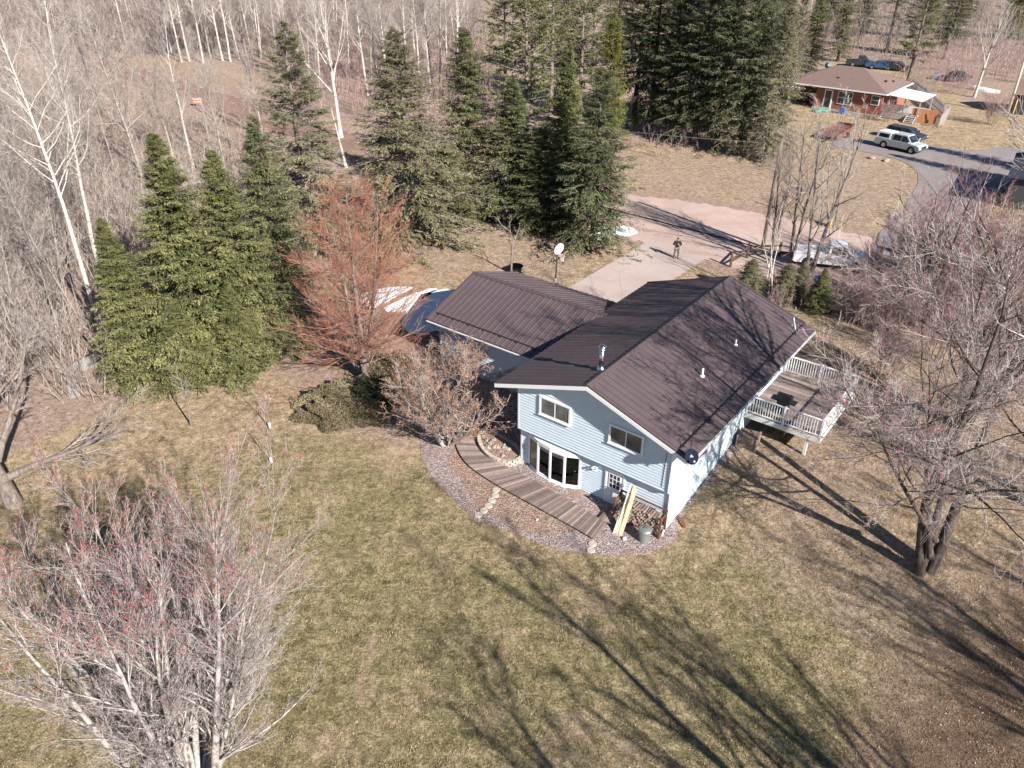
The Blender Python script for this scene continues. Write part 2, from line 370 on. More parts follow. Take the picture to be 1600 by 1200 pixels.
def gravelmat(name, stops, sc=22):
    m, n, l, b = newmat(name); p = wpos(n); v = n.new('ShaderNodeTexVoronoi'); v.inputs['Scale'].default_value = sc; l.new(p, v.inputs['Vector'])
    sx = n.new('ShaderNodeSeparateColor'); l.new(v.outputs['Color'], sx.inputs[0])
    r = ramp(n, stops); l.new(sx.outputs[0], r.inputs[0]); k = noise(n, l, .9, 4, .7, p, .5)
    lr = ramp(n, [(.52, (0, 0, 0)), (.66, (.75, .75, .75))]); l.new(k.outputs[0], lr.inputs[0])
    c = mixc(n, l, lr.outputs[0], r.outputs[0], (.30, .175, .12)); l.new(c, b.inputs['Base Color']); b.inputs['Roughness'].default_value = .9
    bump(n, l, v.outputs['Distance'], b, .9, -.05); return m
M['gravel'] = gravelmat('gravel', [(0, (.14, .105, .10)), (.5, (.27, .215, .21)), (1, (.46, .39, .38))], 15)
M['mulch'] = gravelmat('leafy_mulch', [(0, (.13, .085, .065)), (.5, (.26, .18, .14)), (1, (.42, .32, .265))], 13)
def plankmat():
    m, n, l, b = newmat('deck_planks'); a = n.new('ShaderNodeAttribute'); a.attribute_name = 'tint'
    r = ramp(n, [(0, (.12, .09, .08)), (.5, (.20, .15, .135)), (1, (.33, .265, .24))]); l.new(a.outputs['Fac'], r.inputs[0])
    t = noise(n, l, 5, 5, .7, opos(n)); c = mixc(n, l, .5, r.outputs[0], t.outputs[0], 'OVERLAY'); l.new(c, b.inputs['Base Color'])
    b.inputs['Roughness'].default_value = .85; return m
M['planks'] = plankmat()
def snowmat():
    m, n, l, b = newmat('old_snow'); t = noise(n, l, 5, 5, .7, wpos(n)); r = ramp(n, [(.3, (.60, .62, .66)), (.55, (.86, .88, .90))]); l.new(t.outputs[0], r.inputs[0]); l.new(r.outputs[0], b.inputs['Base Color'])
    b.inputs['Roughness'].default_value = .7; bump(n, l, t.outputs[0], b, .6, .06); return m
M['snow'] = snowmat()

# ------------------------------------------------------------------ ground
def inpoly(X, Y, poly):
    ins = np.zeros(X.shape, bool); n = len(poly); j = n - 1
    for i in range(n):
        xi, yi = poly[i]; xj, yj = poly[j]
        c = ((yi > Y) != (yj > Y)) & (X < (xj - xi) * (Y - yi) / ((yj - yi) or 1e-9) + xi)
        ins ^= c; j = i
    return ins
def pxpoly(pts): return [at(*p)[:2] for p in pts]
xs = np.concatenate([np.linspace(-900, -130, 23)[:-1], np.linspace(-130, -50, 41)[:-1], np.linspace(-50, 60, 111)[:-1], np.linspace(60, 130, 36)[:-1], np.linspace(130, 900, 23)])
ys = np.concatenate([np.linspace(-300, -20, 12)[:-1], np.linspace(-20, 90, 111)[:-1], np.linspace(90, 210, 61)[:-1], np.linspace(210, 1200, 30)])
GX, GY = np.meshgrid(xs, ys); GZ = gh_np(GX, GY)
woods = pxpoly([(-900, 800), (-300, 770), (0, 718), (60, 690), (150, 650), (230, 625), (300, 612), (400, 588), (440, 545), (470, 470), (560, 425), (640, 392), (700, 370), (760, 356), (860, 362), (925, 372), (960, 362), (940, 350), (740, 345), (700, 300), (900, 280), (980, 245), (960, 215), (1060, 228), (1160, 245), (1235, 245), (1240, 190), (1230, 150), (1300, 100), (1420, 105), (1520, 160), (1700, 190), (1900, 60), (1900, -60), (-900, -60)])
clear1 = pxpoly([(215, 85), (420, 100), (430, 130), (560, 200), (640, 240), (560, 250), (430, 200), (330, 172), (240, 125), (150, 105)])
brushR = pxpoly([(1170, 430), (1290, 480), (1400, 520), (1600, 560), (1900, 600), (1900, 400), (1600, 430), (1500, 440), (1400, 430), (1240, 425)])
rightlawn = pxpoly([(1060, 560), (1250, 500), (1500, 520), (1900, 560), (2100, 1000), (1600, 800), (1430, 760), (1200, 800), (1100, 720)])
mould_shadez = pxpoly([(1250, 1400), (1330, 1130), (1430, 1010), (1500, 900), (1600, 850), (2300, 900), (2400, 1500)])  # dark litter zone, its colour also carries painted twig shade
farlawn = pxpoly([(950, 240), (1240, 245), (1330, 225), (1400, 240), (1440, 290), (1350, 360), (1000, 310)])
garlawn = pxpoly([(640, 385), (740, 360), (870, 365), (1005, 370), (870, 460), (740, 430), (660, 470)])
underm = pxpoly([(1080, 840), (1200, 800), (1400, 800), (1700, 900), (2100, 1300), (1400, 1300), (1300, 1000)])
red_u = pxpoly([(440, 470), (640, 470), (700, 560), (720, 640), (790, 700), (600, 700), (480, 640), (420, 560)])
greenz = pxpoly([(-200, 1300), (-200, 800), (380, 720), (420, 640), (640, 700), (800, 860), (1060, 860), (1250, 800), (1500, 980), (1350, 1300)])
roadz = pxpoly([(560, 200), (700, 250), (820, 278), (985, 294), (1100, 308), (1200, 325), (1300, 350), (1380, 362), (1500, 385), (1560, 560), (1340, 470), (1240, 452), (1130, 430), (1080, 412), (900, 368), (760, 345), (620, 290)])
dirtz = pxpoly([(350, 130), (440, 150), (560, 215), (520, 235), (430, 205), (350, 180)])
def amask(poly, val=1.): return inpoly(GX, GY, poly).astype(np.float32) * val
leaf = np.maximum.reduce([amask(woods, 1.), amask(brushR, .85), amask(rightlawn, .55), amask(underm, .5), amask(red_u, .8), amask(mould_shadez, .5), amask(farlawn, .5), amask(garlawn, .5)])
leaf = np.where(inpoly(GX, GY, clear1), .55, leaf)
def blur(a, k=1):
    for _ in range(k):
        b = a.copy(); b[1:-1, 1:-1] = (a[1:-1, 1:-1] * 2 + a[:-2, 1:-1] + a[2:, 1:-1] + a[1:-1, :-2] + a[1:-1, 2:]) / 6; a = b
    return a
leaf = blur(leaf, 2); green = blur(amask(greenz, 1.), 10); mould_shade = blur(amask(mould_shadez, .8), 8); dirt = blur(np.maximum(amask(dirtz, 1.), amask(roadz, .85)), 4)
nx, ny = len(xs), len(ys)
idx = np.arange(nx * ny).reshape(ny, nx)
F = np.stack([idx[:-1, :-1], idx[:-1, 1:], idx[1:, 1:], idx[1:, :-1]], -1).reshape(-1, 4)
gm = npmesh('ground', np.stack([GX, GY, GZ], -1).reshape(-1, 3), F, M['ground'], smooth=True)
for k, a in (('leaf', leaf), ('green', green), ('mould_shade', mould_shade), ('dirt', dirt)):
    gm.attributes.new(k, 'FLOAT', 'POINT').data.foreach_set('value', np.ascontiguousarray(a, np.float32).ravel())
tag(link(bpy.data.objects.new('ground', gm)), kind='structure')

def smooth_poly(pts, k=3):
    for _ in range(k):
        o = []
        for a, b in zip(pts, pts[1:] + pts[:1]):
            o.append((a[0]*.75+b[0]*.25, a[1]*.75+b[1]*.25)); o.append((a[0]*.25+b[0]*.75, a[1]*.25+b[1]*.75))
        pts = o
    return pts
def rough_poly(pts, amp, rng, step=.3):
    o = []
    for a, b in zip(pts, pts[1:] + pts[:1]):
        L = math.hypot(b[0]-a[0], b[1]-a[1]); k = max(1, int(L/step))
        for i in range(k):
            t = i/k; o.append((a[0]+(b[0]-a[0])*t+rng.uniform(-amp, amp), a[1]+(b[1]-a[1])*t+rng.uniform(-amp, amp)))
    return o
def sheet(name, poly, mat, off, step=1., label=None, cat=None, kind='structure', parent=None):
    bm = bmesh.new(); vs = [bm.verts.new((p[0], p[1], 0)) for p in poly]; f = bm.faces.new(vs)
    bmesh.ops.triangulate(bm, faces=[f])
    x0 = min(p[0] for p in poly); x1 = max(p[0] for p in poly); y0 = min(p[1] for p in poly); y1 = max(p[1] for p in poly)
    for ax, a, b in ((0, x0, x1), (1, y0, y1)):
        c = math.ceil(a/step)*step
        while c < b:
            co = (c, 0, 0) if ax == 0 else (0, c, 0); no = (1, 0, 0) if ax == 0 else (0, 1, 0)
            bmesh.ops.bisect_plane(bm, geom=bm.verts[:]+bm.edges[:]+bm.faces[:], plane_co=co, plane_no=no); c += step
    for v in bm.verts: v.co.z = gh(v.co.x, v.co.y) + off
    bmesh.ops.recalc_face_normals(bm, faces=bm.faces)
    me = bpy.data.meshes.new(name); bm.to_mesh(me); bm.free(); me.materials.append(mat)
    if len(me.polygons) and me.polygons[0].normal.z < 0: me.flip_normals()
    o = link(bpy.data.objects.new(name, me), parent); return tag(o, label, cat, kind=kind)
rng = random.Random(5)
road = pxpoly([(150, 95), (260, 118), (360, 150), (440, 172), (560, 215), (700, 262), (820, 288), (985, 304), (1100, 318), (1200, 335), (1300, 358), (1375, 372), (1480, 395), (1800, 450), (2700, 610), (2900, 800), (1900, 590), (1560, 510), (1430, 490), (1340, 455), (1240, 440), (1140, 418), (1040, 384), (900, 358), (760, 335), (620, 275), (480, 215), (380, 180), (250, 135), (130, 105)])
sheet('dirt_road', rough_poly(smooth_poly(road, 2), .32, rng, .45), M['dirtroad'], .02)
track = pxpoly([(150, 95), (260, 118), (360, 150), (440, 172), (560, 215), (700, 262), (690, 305), (620, 280), (480, 220), (380, 188), (250, 138), (130, 105)])
sheet('dirt_track', rough_poly(smooth_poly(track, 1), .5, rng, .8), M['track'], .026)
sroad = pxpoly([(1352, 400), (1385, 350), (1418, 315), (1437, 285), (1430, 262), (1400, 248), (1355, 238), (1300, 232), (1300, 214), (1380, 216), (1450, 228), (1520, 238), (1570, 228), (1640, 240), (1700, 260), (1700, 300), (1600, 290), (1560, 300), (1530, 330), (1510, 380), (1500, 440), (1430, 440)])
sheet('asphalt_road', rough_poly(smooth_poly(sroad, 2), .1, rng, .8), M['asphalt'], .032)
drive = pxpoly([(868, 462), (1003, 383), (1022, 374), (1105, 403), (1060, 432), (990, 480), (930, 520)])
sheet('driveway', drive, M['drive'], .045)
bed = pxpoly([(656, 700), (660, 722), (680, 752), (700, 772), (722, 796), (745, 812), (775, 822), (815, 838), (850, 852), (900, 864), (960, 869), (1010, 866), (1042, 852), (1058, 836), (1056, 812), (1120, 740), (1190, 660), (1150, 650), (1040, 790), (900, 720), (800, 660), (790, 600), (700, 560), (690, 610), (660, 660)])
sheet('gravel_bed', rough_poly(smooth_poly(bed, 2), .03, rng), M['gravel'], .012, .5)
mul = pxpoly([(712, 690), (724, 722), (770, 756), (820, 782), (880, 812), (908, 830), (860, 838), (815, 828), (780, 812), (752, 796), (735, 775), (715, 745), (698, 715)])
sheet('mulch_bed', rough_poly(smooth_poly(mul, 2), .06, rng, .2), M['mulch'], .018, .5)

# ------------------------------------------------------------------ the house
H = thing('house', 'pale blue sided split level house with brown standing seam metal roof', 'house', (HX, HY, 0), HT)
S_, LR, ZE, ZR = 5.33, 15.43, 4.96, 6.77
SL = (ZR - ZE) / S_
HWD = 4.3; VU = .62; VL = .86; VB = 14.8
def roofz(u): return ZR - abs(u) * SL
def courses(mb, z0, z1, c, span, depth=.045, kind='v', pos=0, sgn=-1):
    """lap siding: span(z)->list of (a,b); wall plane at pos, facing sgn along the other axis"""
    z = z0
    while z < z1 - 1e-4:
        t = min(z + c, z1)
        for (a0, b0), (a1, b1) in zip(span(z), span(t)):
            if b0 - a0 < .01 and b1 - a1 < .01: continue
            o = pos + sgn * depth
            q = [(a0, o, z), (b0, o, z), (b1, pos, t), (a1, pos, t), (a0, pos, z), (b0, pos, z)]
            if kind == 'u': q = [(y, x, zz) for x, y, zz in q]
            mb.add(q, [(0, 1, 2, 3), (4, 5, 1, 0)])
        z = t
# upper storey walls
w = MB()
def gspan(z):
    k = HWD
    lim = (ZR - .16 - z) / SL
    k = max(0.0, min(k, lim)); return [(-k, k)]
courses(w, 2.34, ZR - .17, .165, gspan, pos=VU)                         # front gable
courses(w, 2.34, 4.9, .165, lambda z: [(VU, VB)], kind='u', pos=HWD, sgn=1)
courses(w, 2.34, 4.9, .165, lambda z: [(VU, VB)], kind='u', pos=-HWD, sgn=-1)
courses(w, 1.0, ZR - .17, .165, gspan, pos=VB, sgn=1)
w.box(-HWD, HWD, VU, VL + .1, 2.30, 2.338)                               # overhang underside
w.build('upper_wall', M['siding'], H, fix=False)
w = MB()
BAY0, BAY1 = -3.74, -.62
def lspan(z):
    if z < 2.0: return [(-HWD + .02, BAY0 - .05), (BAY1 + .05, HWD - .02)]
    return [(-HWD + .02, 0), (0, HWD - .02)]
courses(w, .02, 2.0, .165, lambda z: [(-HWD + .02, BAY0 - .05), (BAY1 + .05, HWD - .02)], pos=VL)
courses(w, 2.0, 2.3, .165, lambda z: [(-HWD + .02, HWD - .02)], pos=VL)
courses(w, .02, 2.34, .165, lambda z: [(VL, VB)], kind='u', pos=HWD - .02, sgn=1)
courses(w, .02, 2.34, .165, lambda z: [(VL, VB)], kind='u', pos=-HWD + .02, sgn=-1)
w.build('lower_wall', M['siding'], H, fix=False)
# corner boards
w = MB()
for u, v, z0, z1 in ((HWD, VU, 2.3, 4.86), (-HWD, VU, 2.3, 4.86), (HWD - .02, VL, 0, 2.3), (-HWD + .02, VL, 0, 2.3), (HWD, VB, 0, 4.86)):
    s = 1 if u > 0 else -1
    w = MB(); w.box(min(u + .035*s, u - .07*s), max(u + .035*s, u - .07*s), v - .035, v + .07, z0, z1); w.build('corner_board', M['white'], H)
w = MB(); w.box(-HWD + .05, HWD - .05, VL + .03, VB - .03, -.3, .06); w.build('foundation', M['concrete'], H)

def roof_half(side, v0, v1, rib, name):
    """one slope of the main roof with its standing ribs"""
    mb = MB(); th = .14
    def p(u, v, d=0): return (side * u, v, ZR - u * SL + d)
    mb.add([p(0, v0), p(S_, v0), p(S_, v1), p(0, v1), p(0, v0, -th), p(S_, v0, -th), p(S_, v1, -th), p(0, v1, -th)],
           [(0,1,2,3), (4,7,6,5), (0,4,5,1), (1,5,6,2), (2,6,7,3), (3,7,4,0)])
    v = v0 + rib * .5; h = .045; wd = .022
    while v < v1:
        mb.add([p(.12, v-wd), p(S_-.01, v-wd), p(S_-.01, v+wd), p(.12, v+wd), p(.12, v-wd*.5, h), p(S_-.01, v-wd*.5, h), p(S_-.01, v+wd*.5, h), p(.12, v+wd*.5, h)],
               [(4,5,6,7), (0,4,5,1), (2,6,7,3), (1,5,6,2), (3,7,4,0)]); v += rib
    return mb.build(name, M['roofmetal'], H)
roof_half(1, 0, LR, .40, 'roof'); roof_half(-1, 0, LR, .40, 'roof')
# trim of the roof
t = MB()
for s in (-1, 1):
    for v in (0, LR):
        vv = (v - .03, v + .09) if v == 0 else (v - .09, v + .03)
        pts = [(0, ZR + .045), (s*(S_+.01), ZE + .045), (s*(S_+.01), ZE - .035), (0, ZR - .035)]
        t = MB(); t.prism(pts, vv[0], vv[1], 'y'); t.build('rake_trim', M['rooftrim'], H)
t = MB(); t.prism([(-.2, ZR - .2*SL + .05), (0, ZR + .075), (.2, ZR - .2*SL + .05), (.2, ZR - .2*SL - .01), (0, ZR + .01), (-.2, ZR - .2*SL - .01)], -.03, LR + .03, 'y'); t.build('ridge_cap', M['rooftrim'], H)
for s in (-1, 1):                                           # white barge boards on both gables
    for v in (-.045, LR + .005):
        b_ = MB(); pts = [(0, ZR - .045), (s*S_, ZE - .045), (s*S_, ZE - .25), (0, ZR - .25)]
        b_.prism(pts, v, v + .04, 'y'); b_.build('barge_board', M['white'], H)
b_ = MB()
for s in (-1, 1):
    b_.add([(0, .06, ZR-.16), (s*(S_-.02), .06, ZE-.16), (s*(S_-.02), VU, ZE-.16), (0, VU, ZR-.16)], [(0,1,2,3)])
    b_.add([(s*HWD, .06, roofz(HWD)-.17), (s*(S_-.02), .06, ZE-.17), (s*(S_-.02), LR-.06, ZE-.17), (s*HWD, LR-.06, roofz(HWD)-.17)], [(0,1,2,3)])
b_.build('soffit', M['white'], H, fix=False)
def gutter(a, b, z, parent, out):
    a = Vector((*a, z-.07)); b = Vector((*b, z-.07)); o = Vector((*out, 0)); mb = MB()
    prof = [(0, 0), (.012, -.07), (.06, -.07), (.075, .0), (.069, .0), (.055, -.06), (.018, -.06), (.008, 0)]
    n = len(prof); vs = [a + o*x + Vector((0,0,y)) for x, y in prof] + [b + o*x + Vector((0,0,y)) for x, y in prof]
    mb.add(vs, [(i, (i+1) % n, n+(i+1) % n, n+i) for i in range(n)] + [tuple(range(n)), tuple(range(n, 2*n))[::-1]])
    return mb.build('gutter', M['white'], parent)
gutter((S_ + .01, 0.02), (S_ + .01, LR - .02), ZE - .02, H, (1, 0))
gutter((-S_ - .01, 0.02), (-S_ - .01, 4.9), ZE - .02, H, (-1, 0)); gutter((-S_ - .01, 13.2), (-S_ - .01, LR - .02), ZE - .02, H, (-1, 0))
g = MB(); g.bar((S_ - .62, .25, roofz(S_-.62) + .07), (S_ - .62, LR - .25, roofz(S_-.62) + .07), .035, .05)
v = .5
while v < LR: g.box(S_-.70, S_-.56, v-.03, v+.03, roofz(S_-.62), roofz(S_-.62)+.09); v += 1.2
g.build('snow_guard', M['guard'], H)
# flue pipe and small vents on the roof
ch = thing('chimney', None, None); ch.parent = H; ch.location = (-.39, 1.82, 0)
zb = roofz(.39)
del_l = [k for k in ('label', 'category') if k in ch]
c = MB(); c.lathe([(.20, zb-.1), (.20, zb+.10), (.13, zb+.14), (.125, zb+.2)], n=20); c.build('flashing', M['steel'], ch, True)
c = MB(); c.cyl((0,0,zb+.1), (0,0,zb+1.05), .115, .115, 20); c.build('flue_pipe', M['steel'], ch, True)
c = MB(); c.lathe([(.13, zb+1.02), (.17, zb+1.06), (.17, zb+1.10), (.12, zb+1.12), (.12, zb+1.17), (.2, zb+1.19), (.2, zb+1.25), (.05, zb+1.30)], n=20); c.build('rain_cap', M['steel'], ch, True)
for u, v, hgt, r in ((3.05, 5.63, .42, .055), (3.02, 9.6, .30, .045)):
    c = MB(); c.cyl((u, v, roofz(u)-.02), (u, v, roofz(u)+hgt), r, r, 12); c.lathe([(r+.07, roofz(u)-.04), (r+.06, roofz(u)+.03), (r+.01, roofz(u)+.06)], (u, v, 0), 14)
    c.build('vent_pipe', M['white'], H, True)
c = MB(); zz = roofz(4.3); c.cyl((4.3, 14.4, zz-.03), (4.3, 14.4, zz+1.05), .03, .03, 8); c.cyl((4.3,14.4,zz+1.0),(4.3,14.4,zz+1.16),.05,.05,8); c.box(4.1, 4.5, 14.25, 14.55, zz-.1, zz+.02); c.bar((4.3,14.4,zz+.55),(4.62,14.1,zz-.02),.02); c.build('service_mast', M['galv'], H)

# garage wing
GU, GV0, GV1, GZE, GZR = -14.69, 4.94, 14.04, 3.70, 5.21
GVM = (GV0 + GV1)/2; GSL = (GZR - GZE)/(GVM - GV0); GEND = -4.32
def groof_half(side):
    mb = MB(); th = .13
    def p(u, d, dz=0): return (u, GVM + side*d, GZR - d*GSL + dz)
    D = GVM - GV0
    mb.add([p(GU, 0), p(GU, D), p(GEND, D), p(GEND, 0), p(GU, 0, -th), p(GU, D, -th), p(GEND, D, -th), p(GEND, 0, -th)],
           [(0,1,2,3), (4,7,6,5), (0,4,5,1), (1,5,6,2), (2,6,7,3), (3,7,4,0)])
    u = GU + .2; wd = .022; h = .045
    while u < GEND:
        mb.add([p(u-wd, .12), p(u-wd, D-.01), p(u+wd, D-.01), p(u+wd, .12), p(u-wd*.5, .12, h), p(u-wd*.5, D-.01, h), p(u+wd*.5, D-.01, h), p(u+wd*.5, .12, h)],
               [(4,5,6,7), (0,4,5,1), (2,6,7,3), (1,5,6,2), (3,7,4,0)]); u += .4
    return mb.build('garage_roof', M['roofmetal'], H)
groof_half(1); groof_half(-1)
t = MB()
for s in (-1, 1):
    t.prism([(GVM, GZR+.045), (GVM+s*(GVM-GV0+.01), GZE+.045), (GVM+s*(GVM-GV0+.01), GZE-.12), (GVM, GZR-.12)], GU-.03, GU+.08, 'x')
t.build('garage_rake_trim', M['rooftrim'], H)
t = MB(); t.prism([(GVM-.17, GZR-.17*GSL+.05), (GVM, GZR+.07), (GVM+.17, GZR-.17*GSL+.05), (GVM+.17, GZR-.17*GSL-.01), (GVM, GZR), (GVM-.17, GZR-.17*GSL-.01)], GU-.03, -4.7, 'x'); t.build('garage_ridge_cap', M['rooftrim'], H)
gutter((GU + .02, GV0 - .01), (-5.2, GV0 - .01), GZE - .02, H, (0, -1))
dgd = .62; t = MB(); zz = GZE + dgd*GSL + .07
t.bar((GU+.3, GV0+dgd, zz), (-5.5, GV0+dgd, zz), .035, .05); u = GU+.5
while u < -5.6: t.box(u-.03, u+.03, GV0+dgd-.07, GV0+dgd+.07, zz-.08, zz+.02); u += 1.2
t.build('garage_snow_guard', M['guard'], H)
w = MB(); GW0, GW1, GUW = GV0 + .55, GV1 - .55, GU + .55
courses(w, .4, GZE-.12+.2, .165, lambda z: [(GUW, -HWD)], pos=GW0)
courses(w, .9, GZE-.12+.2, .165, lambda z: [(GUW, -HWD)], pos=GW1, sgn=1)
def gg(z):
    k = min((GW1-GW0)/2, (GZR-.14-z)/GSL); k = max(k, 0); return [(GVM-k, GVM+k)]
courses(w, .5, GZR-.15, .165, gg, kind='u', pos=GUW, sgn=-1)
w.build('garage_wall', M['siding'], H, fix=False)
w = MB(); w.box(GUW+.03, -HWD, GW0+.03, GW1-.03, -.2, .42); w.build('garage_foundation', M['concrete'], H)
gd = MB(); gd.box(-12.6, -8.0, GW1+.0, GW1+.06, 1.12, 3.3)
for i in range(4): gd.box(-12.55, -8.05, GW1+.06, GW1+.075, 1.16+i*.54, 1.62+i*.54)
gd.build('garage_door', M['white'], H)

# windows of the gable
def slider(u0, u1, z0, z1, v, curtain):
    f = MB(); fw = .11; d = .07
    f.box(u0, u1, v-d, v, z0, z0+fw); f.box(u0, u1, v-d, v, z1-fw, z1); f.box(u0, u0+fw, v-d, v, z0+fw, z1-fw); f.box(u1-fw, u1, v-d, v, z0+fw, z1-fw)
    um = (u0+u1)/2; f.box(um-.025, um+.025, v-d+.015, v, z0+fw, z1-fw)
    f.box(u0-.03, u1+.03, v-d-.03, v-d+.0, z0-.03, z0+.02)
    wd = f.build('window', M['white'], H, bevel=0)
    for a, b in ((u0+fw, um-.025), (um+.025, u1-fw)):
        p = MB(); p.box(a, b, v-.045, v-.025, z0+fw, z1-fw); p.build('pane', M['paneg'], wd)
    bk = MB(); bk.box(u0+fw, u1-fw, v-.018, v-.004, z0+fw, z1-fw); bk.build('interior', M['dimroom'], wd)
    c = MB()
    for i in range(5):
        a = u0+fw+i*.045; c.cyl((a+.02, v-.02, z0+fw+.1-(.0)), (a+.05, v-.02, z1-fw), .018-.002*i, .024, 6, False)
    c.build('curtain', curtain, wd)
    return wd
slider(-2.98, -1.12, 3.78, 4.86, VU - .035, M['curtain'])
slider(1.0, 2.84, 3.78, 4.86, VU - .035, M['curtain'])
# bow window
BP = [(-3.74, .84), (-2.98, .56), (-2.15, .44), (-1.32, .50), (-.62, .84)]
bow = thing('bow_window', None, None); bow.parent = H
f = MB()
zb0, zb1 = .10, 2.02
for i, (a, b) in enumerate(BP):
    f.box(a-.055, a+.055, b-.05, b+.06, zb0, zb1)
for (a, b), (c_, d_) in zip(BP[:-1], BP[1:]):
    for z in (zb0+.04, zb1-.04): f.bar((a, b, z), (c_, d_, z), .10, .12)
f.build('window_frame', M['white'], bow)
f = MB(); f.prism([(BP[0][0]-.08, .86)] + [(a, b-.09) for a, b in BP] + [(BP[-1][0]+.08, .86)], .0, .10, 'z'); f.build('window_sill', M['offwhite'], bow)
f = MB(); f.prism([(BP[0][0]-.05, .86)] + [(a, b-.05) for a, b in BP] + [(BP[-1][0]+.05, .86)], 2.02, 2.14, 'z'); f.build('window_head', M['white'], bow)
for i, ((a, b), (c_, d_)) in enumerate(zip(BP[:-1], BP[1:])):
    p = MB(); p.add([(a, b, zb0+.1), (c_, d_, zb0+.1), (c_, d_, zb1-.1), (a, b, zb1-.1)], [(0,1,2,3)]); p.build('pane', M['clear'], bow, fix=False)
f = MB(); x0, x1 = BAY0, BAY1                                      # the room behind the glass
f.add([(x0,.8,.11), (x1,.8,.11), (x1,3,.11), (x0,3,.11), (x0,.8,2.1), (x1,.8,2.1), (x1,3,2.1), (x0,3,2.1)], [(0,1,2,3), (3,2,6,7), (0,3,7,4), (1,5,6,2), (4,7,6,5)])
f.build('interior', M['room'], bow, fix=False)
f = MB(); f.add([(BP[0][0]+.1, .80, .2), (BP[1][0]-.08, .62, .2), (BP[1][0]-.2, .70, 1.9), (BP[0][0]+.06, .84, 1.9)], [(0,1,2,3)]); f.build('curtain', M['curtain'], bow, fix=False)
f = MB()
for a, b in zip(BP[1:3], BP[2:4]): f.add([(a[0]+.06, a[1]+.05, 1.62), (b[0]-.06, b[1]+.05, 1.62), (b[0]-.06, b[1]+.05, 1.93), (a[0]+.06, a[1]+.05, 1.93)], [(0,1,2,3)])
f.build('window_blind', M['white'], bow, fix=False)
pl = thing('house_plant', 'leafy green pot plant standing inside the bow window', 'plant', (*hw(-1.0, .93), .11), HT)
c = MB(); c.lathe([(.11, 0), (.16, .28), (.17, .30)], n=14); c.build('pot', M['terracotta'], pl, True)
rg = np.random.default_rng(3); Vv = []; Ff = []
for i in range(320):
    a = rg.uniform(0, 6.28); z = rg.uniform(.3, 1.5); r = rg.uniform(.02, .28) * math.sin((z-.2)/1.4*3.1)**.5 if z < 1.6 else .05
    c0 = np.array([r*math.cos(a), r*math.sin(a), z]); d = rg.normal(size=3); d /= np.linalg.norm(d); e = np.cross(d, rg.normal(size=3)); e /= np.linalg.norm(e)
    k = len(Vv); Vv += [c0, c0+d*.05+e*.025, c0+d*.11, c0+d*.05-e*.025]; Ff.append((k, k+1, k+2, k+3))
link(bpy.data.objects.new('leaves', npmesh('leaves', Vv, Ff, M['plantleaf'])), pl)
for (uu, vv, rr) in ((-1.55, 1.0, .13), (-1.85, 1.1, .10), (-2.5, 1.1, .12)):
    c = MB(); c.lathe([(rr*.7, 0), (rr, .22), (rr*1.03, .24)], n=12)
    o = c.build('flower_pot', M['terracotta'] if rr != .12 else M['green'], None, True); o.location = (*hw(uu, vv), .115)
    tag(o, {.13: 'larger red pot on the floor inside the bow window', .10: 'small red pot beside a larger red pot inside the bow window', .12: 'green pot behind the glass of the bow window'}[rr], 'pot')
# door
d = thing('door', None, None); d.parent = H; d.location = (.86, VL - .03, 0)
f = MB(); f.box(0, .1, -.06, .0, .05, 2.12); f.box(.98, 1.08, -.06, 0, .05, 2.12); f.box(.1, .98, -.06, 0, 2.02, 2.12); f.build('door_frame', M['white'], d)
f = MB(); f.box(.1, .98, -.045, -.02, .06, 2.02); f.box(.2, .88, -.052, -.045, .15, .85); f.build('door_leaf', M['white'], d)
f = MB(); f.box(.24, .84, -.056, -.046, 1.08, 1.86); f.build('glass', M['glass'], d)
f = MB()
for a in (.24, .44, .64, .84): f.box(a-.015, a+.015, -.068, -.056, 1.06, 1.88)
for z in (1.07, 1.33, 1.60, 1.87): f.box(.225, .855, -.070, -.058, z-.015, z+.015)
f.build('muntins', M['white'], d)
f = MB(); f.cyl((.16, -.045, 1.0), (.16, -.11, 1.0), .025, .03, 10); f.build('door_handle', M['steel'], d)
lt = thing('wall_light', None, None); lt.parent = H; lt.location = (.30, VL - .03, 1.88)
f = MB(); f.box(-.06, .06, -.04, 0, -.06, .06); f.build('mount', M['white'], lt)
for s in (-1, 1): f = MB(); f.cyl((s*.05, -.05, 0), (s*.14, -.17, -.10), .03, .065, 12); f.build('lamp_head', M['white'], lt)
f = MB(); f.box(-4.2, -4.05, VL-.045, VL-.02, .95, 1.25); f.build('meter_box', M['galv'], H)
# downspouts
f = MB(); f.tube([(HWD+.02, VU-.06, ZE-.22), (HWD-.02, VU-.05, 2.4)], .045, 8); f.tube([(HWD+.9, VU-.3, ZE-.12), (HWD+.5, VU-.2, ZE-.2), (HWD+.02, VU-.06, ZE-.3)], .045, 8)
f.tube([(HWD-.02, VU-.05, 2.4), (HWD, VL-.07, 2.2), (HWD, VL-.07, .3), (HWD+.08, VL-.6, .07)], .045, 8); f.build('downspout', M['white'], H)
f = MB(); f.bar((HWD-.32, VU-.04, ZE-.5), (HWD-.38, VU-.035, 2.5), .02); f.build('cable', M['dark'], H)
f = MB(); f.box(HWD+.0, HWD+.05, 3.6, 4.35, 2.55, 3.0); f.build('vent_grille', M['rackwood'], H)
f = MB(); f.box(HWD+.0, HWD+.05, 8.2, 9.0, 3.1, 4.1)
f.build('window', M['white'], H)

